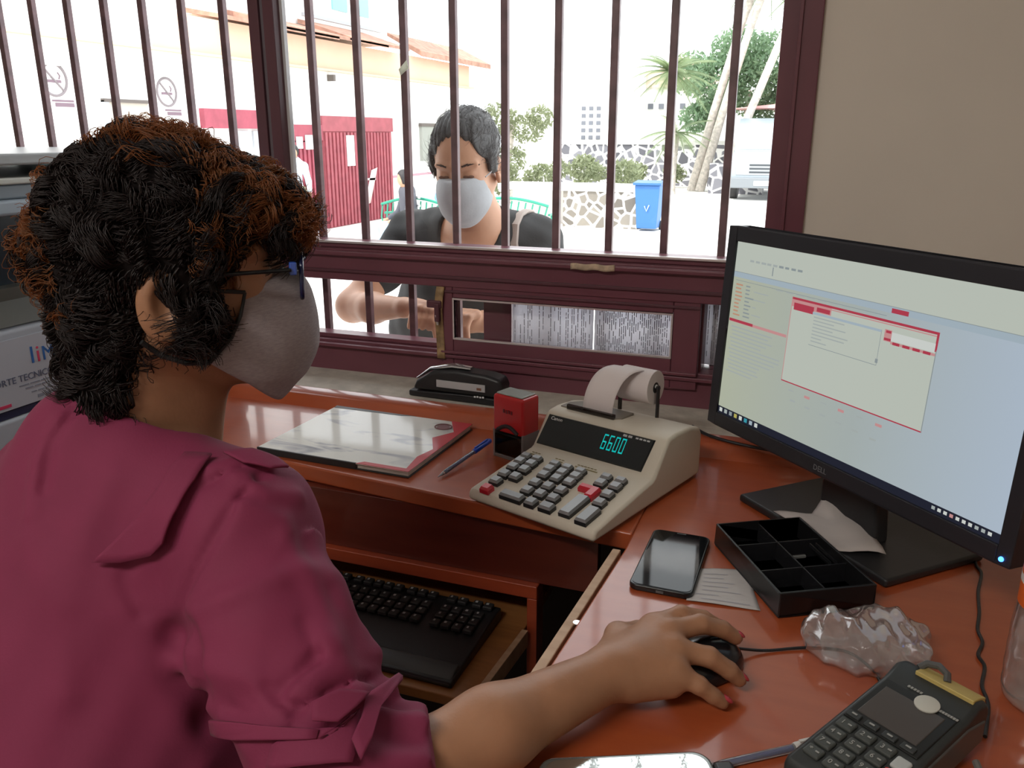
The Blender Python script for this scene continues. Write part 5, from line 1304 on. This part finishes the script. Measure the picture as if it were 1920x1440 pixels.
# ------------------------------------------------ planting
def leafmat(name,c,t):
    m=bpy.data.materials.new(name); N,L=nodes_of(m); b=N['Principled BSDF']; b.inputs['Base Color'].default_value=(*c,1); b.inputs['Roughness'].default_value=.5
    tt=N.new('ShaderNodeBsdfTranslucent'); tt.inputs[0].default_value=(*t,1); mx=N.new('ShaderNodeMixShader'); mx.inputs[0].default_value=.4
    L.new(b.outputs[0],mx.inputs[1]); L.new(tt.outputs[0],mx.inputs[2]); L.new(mx.outputs[0],N['Material Output'].inputs['Surface']); return m
M_lf=leafmat('leaf_deep_green',(.16,.26,.16),(.32,.46,.26)); M_lf2=leafmat('leaf_light_green',(.22,.25,.15),(.34,.38,.22)); M_pf=leafmat('frond_green',(.20,.27,.15),(.36,.44,.22))
M_tk=mat('bark_pale',(.50,.45,.40),.9,var=.2,vscale=10)
def tree(loc,blobs,n,leaf,m,lab,trunk,seed,name='leafy_tree'):
    e=empty(name,loc,label=lab,cat='tree'); g=np.random.default_rng(seed)
    B=np.array([b for b in blobs]); wts=B[:,3]**2; ch=g.choice(len(B),n,p=wts/wts.sum())
    d=g.normal(0,1,(n,3)); d/=np.linalg.norm(d,axis=1)[:,None]; r=B[ch,3]*g.uniform(.55,1.05,n)
    c=B[ch,:3]+d*r[:,None]*np.array((1,1,.8))
    a=g.normal(0,1,(n,3)); a/=np.linalg.norm(a,axis=1)[:,None]; b_=np.cross(a,g.normal(0,1,(n,3))); b_/=np.linalg.norm(b_,axis=1)[:,None]; s=(leaf*g.uniform(.6,1.3,n))[:,None]
    nrm=np.cross(a,b_)
    X=np.stack([c-a*s,c+b_*s*.4+nrm*s*.12,c+a*s,c-b_*s*.4+nrm*s*.12],1).reshape(-1,3); F=np.arange(4*n).reshape(-1,4)
    tag(mesh_np('foliage',X,F,m,e,smooth=False),kind='stuff')
    if trunk: MB().tube(trunk,[.16-.1*i/len(trunk) for i in range(len(trunk))],8).build('trunk',M_tk,e)
tree((-3.0,31,G),[(-.9,0,3.6,1.1),(.3,.4,3.2,1.0),(1.0,0,4.2,1.2),(-.3,.5,4.6,1.0),(.9,.2,2.6,.7),(2.2,.5,3.6,1.4),(-1.2,.2,2.6,.6),(-1.9,.6,3.9,.9),(-1.6,.6,2.4,.7)],13000,.10,M_lf,'dense dark green tree behind the van at the right',[(0,0,0),(.1,0,1.5),(.2,0,3.2)],1)
tree((-8.4,22.5,G),[(-.3,0,2.2,.6),(.5,.1,2.0,.5),(.0,0,1.2,.5),(-.2,0,.6,.5),(.9,0,2.3,.4)],2600,.07,M_lf2,'thin pale climbing shrub between the customer and the white house',[(0,0,0),(-.1,0,1.0),(.1,0,2.1)],2,'climbing_shrub')
tree((-6.6,18.6,G),[(-.6,0,.95,.45),(.4,.1,.9,.4),(1.4,.2,1.1,.4),(2.3,.3,1.0,.4)],2600,.07,M_lf2,'pale low shrubs growing along the planter top',None,3,'low_shrub')
tree((-7.4,30.6,G),[(-2.,0,.6,.4),(-.6,0,.5,.4),(.8,.1,.55,.45),(2.2,.3,.5,.4)],1600,.09,M_lf2,'dry grassy growth at the foot of the dark stone wall',None,4,'low_shrub')
def palm(loc,h,lean,nf,fl,lab,seed,spiky=False):
    e=empty('palm_tree',loc,label=lab,cat='palm tree'); q=random.Random(seed)
    top=Vector((lean,0,h))
    MB().tube([(0,0,0),(lean*.35,0,h*.4),(lean*.7,0,h*.75),tuple(top)],[.16,.13,.12,.11],10).build('trunk',M_tk,e)
    for k in range(nf):
        a=2*PI*k/nf+q.uniform(-.2,.2); el=q.uniform(-.5,1.1); L_=fl*q.uniform(.75,1.1)
        pts=[]
        for i in range(9):
            t=i/8; r=L_*t*math.cos(el*(1-t*.6)); z=L_*t*math.sin(el)-L_*.42*t*t
            pts.append(Vector((top.x+r*math.cos(a),top.y+r*math.sin(a),top.z+z)))
        b=MB(); b.tube([tuple(p) for p in pts],[.018*(1-.08*i) for i in range(9)],5)
        sd=Vector((-math.sin(a),math.cos(a),0))
        for i in range(1,36):
            t=i/36*8; i0=min(int(t),7); p=pts[i0].lerp(pts[i0+1],t-i0); dr=(pts[i0+1]-pts[i0]).normalized()
            for s_ in (-1,1):
                l=L_*.30*math.sin(PI*min(1,.25+.72*i/36)); tip=p+sd*s_*l*.8+dr*l*.55+Vector((0,0,-l*.25)); w_=dr*.016
                b.add([tuple(p-w_),tuple(p+w_),tuple(tip)],[(0,1,2)])
        b.build('frond',M_pf,e,angle=10)
palm((-4.75,27.6,G),3.7,-.15,30,1.35,'spiky fronded palm left of the leaning trunks',5)
palm((-4.35,29.4,G),6.6,1.7,9,1.6,'palm with slender pale trunk leaning right, nearer the spiky palm',6)
palm((-4.05,29.2,G),6.6,1.75,9,1.6,'palm with slender pale trunk leaning right, twin just beside the first',9)
palm((-3.35,28.8,G),6.2,2.2,9,1.5,'palm with pale leaning trunk close to the window frame edge',8)
palm((-4.9,28.4,G),1.9,.1,12,1.2,'low young palm at the foot of the spiky palm',10)
# ================================================================== PASSERS-BY
def figure(root,skin,hairm,top_m,leg_m,J,hr=.105,res=.02,hair_up=0.02,extra=None):
    """J: joint dict in world coordinates"""
    def w(o): o.location=Vector(o.location)-Vector(root.location); o.parent=root; return o
    allp=np.array([p for p in J.values()]); lo=allp.min(0)-.25; hi=allp.max(0)+.25
    hd,nk,sl,sr,hl,hrp=J['head'],J['neck'],J['shl'],J['shr'],J['hipl'],J['hipr']
    def body(p):
        d=d_ell(p,hd,(.085,.085,.115)); d=smin(d,d_cap(p,hd,nk,.05,.055),.03)
        d=smin(d,chain(p,[sl,J['ell'],J['hal']],[.045,.036,.026],.02),.03); d=smin(d,chain(p,[sr,J['elr'],J['har']],[.045,.036,.026],.02),.03)
        d=smin(d,d_sph(p,J['hal'],.038),.02); d=smin(d,d_sph(p,J['har'],.038),.02)
        d=smin(d,chain(p,[nk,tuple((np.array(hl)+np.array(hrp))/2)],[.08,.12],.05),.06)
        return d
    w(sdf_obj('body',body,lo,hi,res,skin,None,it=1))
    mid=tuple((np.array(hl)+np.array(hrp))/2)
    def shirt(p):
        ch=tuple(np.array(nk)*.6+np.array(mid)*.4)
        d=chain(p,[sl,nk,sr],[.07,.08,.07],.04); d=smin(d,d_cap(p,nk,mid,.125,.145),.07)
        d=smin(d,chain(p,[sl,J['ell'],tuple(np.array(J['ell'])*.3+np.array(J['hal'])*.7)],[.065,.055,.045],.02),.03); d=smin(d,chain(p,[sr,J['elr'],tuple(np.array(J['elr'])*.3+np.array(J['har'])*.7)],[.065,.055,.045],.02),.03)
        return smax(d,-d_cap(p,nk,tuple(np.array(nk)+(np.array(hd)-np.array(nk))*2),.065),.01)
    w(sdf_obj('jacket',shirt,lo,hi,res,top_m,None,it=1))
    def legs(p):
        d=chain(p,[hl,J['knl'],J['anl']],[.095,.07,.055],.03); d=smin(d,chain(p,[hrp,J['knr'],J['anr']],[.095,.07,.055],.03),.04); return smin(d,d_cap(p,hl,hrp,.11),.05)
    w(sdf_obj('trousers',legs,lo,hi,res,leg_m,None,it=1))
    for k in ('anl','anr'):
        a=J[k]; f=J['face']; mb=MB(); mb.ball((a[0]+f[0]*.07,a[1]+f[1]*.07,a[2]-.03),1,12,(.06+.06*abs(f[0]),.06+.06*abs(f[1]),.045)); w(mb.build('shoe',M_shoe,None))
    def hr_(p): 
        f=np.array(J['face']); d=d_ell(p,(hd[0]-f[0]*.015,hd[1]-f[1]*.015,hd[2]+.02),(hr,hr,.125)); return smax(d,-d_ell(p,(hd[0]+f[0]*.10,hd[1]+f[1]*.10,hd[2]-.03),(.09,.09,.11)),.015)
    w(sdf_obj('hair',hr_,lo,hi,res*.7,hairm,None,it=1))
    if extra: extra(w)
M_hd=mat('hair_black',(.025,.022,.024),.6)
M_jk=mat('jacket_charcoal',(.09,.09,.11),.8); M_jn=mat('jeans_pale_blue',(.36,.55,.75),.8); M_bl=mat('shirt_blue',(.15,.35,.75),.8); M_ws=mat('shirt_white_blue',(.65,.74,.82),.8); M_yl=mat('trousers_cream',(.80,.76,.55),.8)
def seated(x,y,face,z=G):
    f=np.array(face,float); f/=np.linalg.norm(f); s=np.array((-f[1],f[0])); 
    def q(a,b,c): v=np.array((x,y))+f*a+s*b; return (v[0],v[1],z+c)
    return dict(head=q(.10,0,1.22),neck=q(.04,0,1.03),shl=q(.03,.18,.96),shr=q(.03,-.18,.96),ell=q(.12,.25,.70),elr=q(.12,-.25,.70),hal=q(.36,.14,.60),har=q(.36,-.14,.60),hipl=q(0,.09,.53),hipr=q(0,-.09,.53),knl=q(.44,.13,.52),knr=q(.44,-.13,.52),anl=q(.48,.13,.09),anr=q(.40,-.13,.09),face=(f[0],f[1],0))
p1=empty('person',(-5.95,11.6,G),label='person in charcoal jacket with white stripes and pale jeans seated on a bench',cat='person')
J1=seated(-5.95,11.6,(-.55,-.5))
def stripes(w):
    for s_ in (-1,1):
        b=MB(); c=np.array(J1['neck']); f=np.array(J1['face']); sd=np.array((-f[1],f[0],0)); 
        for k in range(2): pp=c-f*.145+sd*s_*.10+np.array((0,0,-.08-.12*k)); b.box(tuple(pp),(.12,.03,.03),math.atan2(sd[1],sd[0]))
        w(b.build('white_stripe',mat('stripe_white',(.75,.75,.76),.7),None))
figure(p1,M_skin2,M_hd,M_jk,M_jn,J1,extra=stripes)
p2=empty('person',(-6.35,14.2,G),label='small distant seated person in a blue shirt with dark hair',cat='person')
figure(p2,M_skin2,M_hd,M_bl,M_jk,seated(-6.75,14.9,(.2,-1)),res=.024)
def standing(x,y,face,z=G,h=1.0):
    f=np.array(face,float); f/=np.linalg.norm(f); s=np.array((-f[1],f[0]))
    def q(a,b,c): v=np.array((x,y))+f*a+s*b; return (v[0],v[1],z+c*h)
    return dict(head=q(.03,0,1.56),neck=q(0,0,1.38),shl=q(0,.18,1.32),shr=q(0,-.18,1.32),ell=q(-.02,.24,1.05),elr=q(-.02,-.24,1.05),hal=q(.06,.25,.82),har=q(.06,-.25,.82),hipl=q(0,.09,.88),hipr=q(0,-.09,.88),knl=q(.02,.10,.48),knr=q(.02,-.10,.48),anl=q(0,.11,.07),anr=q(0,-.11,.07),face=(f[0],f[1],0))
x_,y_,_z=onZ(553,440,G)
p3=empty('person',(-9.0,13.6,G),label='standing person in a white and pale blue shirt in front of the maroon gate',cat='person')
figure(p3,M_skin2,M_hd,M_ws,M_yl,standing(-8.95,13.0,(.6,-.8)),res=.022)
# ================================================================== THE CUSTOMER AT THE WINDOW
H2=Head(onD(846,322,1.93)+np.array((.0,.085,.018)),-84,20,.965,2)
NB2=tuple(H2.c+np.array((0.005,.05,-.155)))
S2R=(-1.085,2.125,1.005); S2L=(-.705,2.09,1.005); E2R=(-1.165,1.915,.836); E2L=(-.60,1.93,.836)
W2R=(-.945,1.795,.870); W2L=(-.775,1.80,.845)
def hand2(p,w_,base,tips,th):
    d=None
    for k,(m_,a,b_,t_) in enumerate(base):
        d1=d_cap(p,w_,m_,.017,.0115); d=d1 if d is None else smin(d,d1,.012)
    for (m_,a,b_,t_) in base: d=smin(d,chain(p,[m_,a,b_,t_],[.0105,.0095,.0085,.0075],.003),.004)
    return smin(d,chain(p,th,[.014,.011,.009,.008],.005),.01)
FR=[]   # right hand: fingers fold down over the ledge edge, seen between the bars
for k in range(4):
    x=-.905+.017*k; FR.append(((x,1.775-.004*k,.888-.002*k),(x+.008,1.752,.884-.003*k),(x+.006,1.742,.858),(x-.002,1.745,.836)))
THR=[(-.91,1.79,.868),(-.865,1.765,.862),(-.842,1.745,.846),(-.832,1.735,.818)]
FL=[]
for k in range(4):
    x=-.745-.016*k; FL.append(((x,1.775,.872),(x-.010,1.752,.868),(x-.014,1.742,.845),(x-.012,1.745,.822)))
THL=[(-.77,1.79,.850),(-.80,1.765,.846),(-.815,1.75,.835),(-.825,1.742,.822)]
def f_body2(p):
    q=H2.loc(p); d=f_head(q)*.98
    d=smin(d,d_cap(p,tuple(H2.w(-.030,0,-.055)),NB2,.048,.055),.03)
    d=smin(d,chain(p,[S2R,NB2,S2L],[.050,.055,.050],.03),.04)
    d=smin(d,d_ell(p,(-.895,2.20,.86),(.145,.105,.19)),.06)
    d=smin(d,chain(p,[S2R,E2R],[.050,.041],.02),.03); d=smin(d,chain(p,[S2L,E2L],[.050,.041],.02),.03)
    d=smin(d,chain(p,[E2R,(-1.07,1.86,.848),W2R],[.042,.038,.024],.02),.02); d=smin(d,chain(p,[E2L,(-.68,1.87,.845),W2L],[.042,.036,.024],.02),.02)
    n=np.linalg.norm(p-A3((-.875,1.765,.855)),axis=1)<.13
    if n.any(): e=d.copy(); e[n]=smin(d[n],hand2(p[n],W2R,FR,None,THR),.012); d=e
    n=np.linalg.norm(p-A3((-.785,1.765,.85)),axis=1)<.12
    if n.any(): e=d.copy(); e[n]=smin(d[n],hand2(p[n],W2L,FL,None,THL),.012); d=e
    return d
W2=empty('person',(-.90,2.2,-.14),label='customer in black top and pale grey mask looking down outside the barred window',cat='person')
def w2(o): o.location=Vector(o.location)-Vector(W2.location); o.parent=W2; return o
w2(sdf_obj('body',f_body2,(-1.27,1.70,.62),(-.50,2.42,1.40),.0032,M_skin2,None,it=1))
def f_top2(p):
    d=chain(p,[S2R,NB2,S2L],[.066,.062,.066],.03); d=smin(d,d_ell(p,(-.920,2.195,.85),(.215,.130,.22)),.06); d=smin(d,d_ell(p,(-.95,2.24,.71),(.275,.16,.20)),.08)
    d=smin(d,d_cap(p,S2R,tuple(np.array(S2R)*.45+np.array(E2R)*.55),.066,.060),.03); d=smin(d,d_cap(p,S2L,tuple(np.array(S2L)*.45+np.array(E2L)*.55),.066,.060),.03)
    d=d+f32(.0022)*np.sin(p@A3((45,20,60)))*np.sin(p@A3((-30,50,25)))
    d=smax(d,-d_cap(p,tuple(H2.w(0,0,-.02)),tuple(np.array(NB2)+np.array((.0,-.055,-.055))),.080,.058),.008)
    return smax(d,-d_cap(p,tuple(np.array(NB2)+np.array((.0,-.04,.02))),(-.90,2.04,.955),.080,.050),.010)
w2(sdf_obj('top',f_top2,(-1.27,1.90,.50),(-.50,2.60,1.12),.005,mat('top_black',(.025,.025,.027),.8,bump=.2,bscale=250),None,it=1))
def f_leg2(p):
    d=d_ell(p,(-.90,2.38,.60),(.175,.15,.16))
    for s_ in (-1,1): d=smin(d,chain(p,[(-.90+s_*.09,2.38,.60),(-.90+s_*.10,2.34,.28),(-.90+s_*.10,2.40,-.06)],[.09,.062,.05],.02),.03)
    return d
w2(sdf_obj('trousers',f_leg2,(-1.15,2.15,-.12),(-.65,2.60,.80),.010,M_trou,None,it=1))
for s_ in (-1,1): w2(MB().ball((-.90+s_*.10,2.36,-.10),1,14,(.045,.12,.04)).build('shoe',M_shoe,None))
mask_for(H2,mat('mask_pale_grey',(.42,.44,.47),.8,bump=.2,bscale=200,var=.06,vscale=25),W2,.003)
for s_ in (-1,1): strap(H2,[(.060,s_*.066,-.014),(.040,s_*.074,-.011),(.0,s_*.082,-.003)],.0016,W2,mat('strap_grey',(.4,.4,.42),.7))
hd2=empty('hair',(0,0,0)); hd2.parent=W2; hd2.matrix_local=Matrix.Translation(-Vector(W2.location))@H2.mat4()
def f_hair2(q):
    d=d_ell(q,(-.022,0,.040),(.102,.083,.088)); d=smin(d,d_ell(q,(-.075,0,-.03),(.040,.060,.05)),.03)
    s=q.copy(); s[:,1]=np.abs(q[:,1]); d=smin(d,d_ell(s,(.020,.076,.010),(.020,.010,.034)),.01)
    d=smax(d,-d_ell(s,(.100,.0,.014),(.070,.066,.088)),.014); d=smax(d,-d_ell(s,(-.012,.094,-.028),(.02,.024,.026)),.006)
    d=d+f32(.0022)*np.sin(q@A3((30,330,60))+2*np.sin(q@A3((60,20,50))))
    return d
P,F=sdf_mesh(f_hair2,(-.14,-.11,-.10),(.10,.11,.15),.0028); mesh_np('hair_mass',relax(P,F,1),F,mat('hair_grey_black',(.05,.048,.050),.5),hd2)
curls('combed_strands',H2,f_hair2,(-.14,-.11,-.10),(.10,.11,.15),.006,3000,11,hairmat('hair_greying',(.14,.135,.14),(.3,.28,.28),.2),hd2,length=(.03,.06),rad=(.0006,.0016),turns=(.5,1.2),flow=(-1.0,0,.5),lift=.006)
M_br=mat('brow_dark',(.05,.03,.025),.7)
browp=empty('eyebrows',(0,0,0)); browp.parent=W2; browp.location=-Vector(W2.location)
brow(H2,browp,M_br)
lp=empty('eyelids',(0,0,0)); lp.parent=W2; lp.location=-Vector(W2.location)
lid_mesh(H2,lp,.031); lid_mesh(H2,lp,-.031)
bagm=mat('bag_strap_beige',(.42,.36,.33),.8)
def strap_pts():
    out=[]; c=np.array((-.722,2.11,.90))
    for k in range(19):
        a=math.radians(185-k*11); dr=np.array((0,math.cos(a),math.sin(a))); r=.35
        while r>.03 and float(f_top2((c+dr*r)[None].astype(f32))[0])>.004: r-=.004
        out.append(tuple(c+dr*r))
    return out
def sp2(x0): return [(x0,2.035,.80),(x0,2.010,.93),(x0-.005,2.02,1.040),(x0-.008,2.08,1.078),(x0-.01,2.15,1.060),(x0-.01,2.24,.98),(x0+.01,2.34,.80)]
sb_=empty('shoulder_bag',(-.70,2.36,.55),label='dark shoulder bag with a beige strap over the customer\'s left shoulder',cat='bag')
o=MB().tube([tuple(Vector(q_)-Vector(sb_.location)) for q_ in strap_pts()],.011,8,flat=.6).build('strap',bagm,sb_)
o=MB().box((.0,.0,.10),(.10,.28,.24)).build('pouch',M_blk2,sb_,bevel=.03,seg=4)
# ================================================================== OFFICE COPIER LEFT OF THE CLERK
cp=empty('office_copier',(-1.20,1.12,0),label='large pale office copier with dark recess and a maintenance sticker, behind the seated person',cat='copier')
M_cb=mat('copier_body',(.44,.49,.56),.45); M_cd=mat('copier_dark',(.018,.030,.042),.2,spec=.6); M_cl=mat('copier_lid',(.40,.43,.45),.3); M_cg=mat('copier_grey_blue',(.22,.27,.32),.35)
MB().box2((-.55,-.36,.02),(.0,.38,.838)).build('lower_cabinet',M_cb,cp,bevel=.008)
MB().box2((-.55,-.36,.850),(.0,.38,.985)).build('front_door',M_cb,cp,bevel=.012)
MB().box2((-.54,-.35,.838),(-.004,.37,.850)).build('seam',mat('seam_navy',(.02,.03,.09),.5),cp)
MB().prism([(0,.985),(-.03,1.02),(-.03,1.04),(-.50,1.04),(-.50,.985)],-.36,.38,axis='y').build('recess_floor',mat('copier_olive',(.07,.068,.055),.35),cp)
MB().box2((-.50,-.34,1.03),(-.06,.36,1.165)).build('output_recess',M_cd,cp)
MB().box2((-.55,-.36,1.155),(.0,.38,1.180)).build('scanner_band',mat('copier_light_blue',(.36,.44,.52),.3),cp,bevel=.006)
MB().box2((-.55,-.36,1.180),(-.006,.38,1.203)).build('scanner_body',M_cg,cp,bevel=.004)
MB().box2((-.55,-.36,1.203),(.0,.38,1.213)).build('glass_rim',mat('rim_pale',(.60,.62,.58),.4),cp,bevel=.003)
MB().prism([(-.0,1.232),(-.0,1.250),(-.55,1.250),(-.55,1.225)],-.36,.38,axis='y').build('document_lid',M_cl,cp,bevel=.004)
for y in (-.33,.35): MB().box2((-.54,y-.02,1.205),(-.48,y+.02,1.235)).build('lid_hinge',M_cg,cp)
for sx in (-.50,-.06):
    for y in (-.30,.32): MB().cyl((sx,y,0),(sx,y,.03),.025).build('caster',M_blk,cp)
# sticker (faces +X): letters drawn on the side panel
MB().box2((.0,-.30,.853),(.0012,.02,.965)).build('sticker',mat('sticker_pale',(.47,.50,.57),.5),cp)
M_lb=mat('logo_blue',(.02,.13,.42),.5); M_lr=mat('logo_red',(.62,.04,.12),.5); M_tx=mat('sticker_text',(.10,.12,.20),.6)
def letter(ch,y,m,size=.040):
    text_obj('logo_letter',ch,size,m,cp,(.0016,y,.918),(PI/2,0,PI/2),extrude=.0004)
letter('I',-.158,M_lb); letter('i',-.146,M_lr); letter('M',-.135,M_lb,.034); letter('O',-.103,M_lb,.034)
text_obj('sticker_title','SOPORTE TECNICO',.0155,M_tx,cp,(.0016,-.256,.893),(PI/2,0,PI/2),extrude=.0003)
b=MB(); q=random.Random(2)
for i,(n_,z) in enumerate(((6,.885),(5,.879),(7,.870),(9,.859))):
    y=-.185+.01*i
    for k in range(n_): l=q.uniform(.008,.018); b.box2((.0012,y,z),(.0018,y+l,z+(.0022 if i<3 else .005))); y+=l+.003
b.build('fine_print',mat('fine_print_grey',(.25,.27,.34),.7),cp)
MB().box2((.0012,-.23,.858),(.0020,-.205,.863)).build('red_mark',M_lr,cp)
# small scrap stuck on a bar, groups of repeats
p_=onY(757,130,1.648)
b=MB(); b.add([(0,0,0),(.020,-.001,.014),(.014,.001,.030),(-.004,0,.012)],[(0,1,2,3)]); o=b.build('paper_scrap',mat('scrap_cream',(.75,.76,.62),.7),None,solid=.0006); o.location=(p_[0]-.008,1.6485,p_[2]-.012)
tag(o,'tiny cream paper scrap stuck on one of the window bars above the customer','paper')
GR=dict(palm_tree='palms beyond the boundary wall',park_bench='green benches in the street',printed_notice='printed sheets behind the slot glass',no_smoking_sign='no smoking signs on the white wall',street_gate='red gates across the street',low_shrub='low shrubs by the stone walls',ballpoint_pen='pens on the desk')
for o in list(C.objects):
    k=o.name.split('.')[0]
    if o.parent is None and k in GR: o['group']=GR[k]
# ================================================================== LIGHT
wd=bpy.data.worlds.new('sky'); bpy.context.scene.world=wd; wd.use_nodes=True
bg=wd.node_tree.nodes['Background']; bg.inputs[0].default_value=(.93,.97,1,1); bg.inputs[1].default_value=3.1
sun=bpy.data.lights.new('sun','SUN'); sun.energy=3.8; sun.angle=.02; sun.color=(1,.96,.9)
so=bpy.data.objects.new('sun',sun); C.objects.link(so); so.rotation_euler=(math.radians(38),0,math.radians(-25))
sc.view_settings.exposure=0
sc.cycles.use_denoising=True
sc.cycles.max_bounces=8; sc.cycles.transparent_max_bounces=24
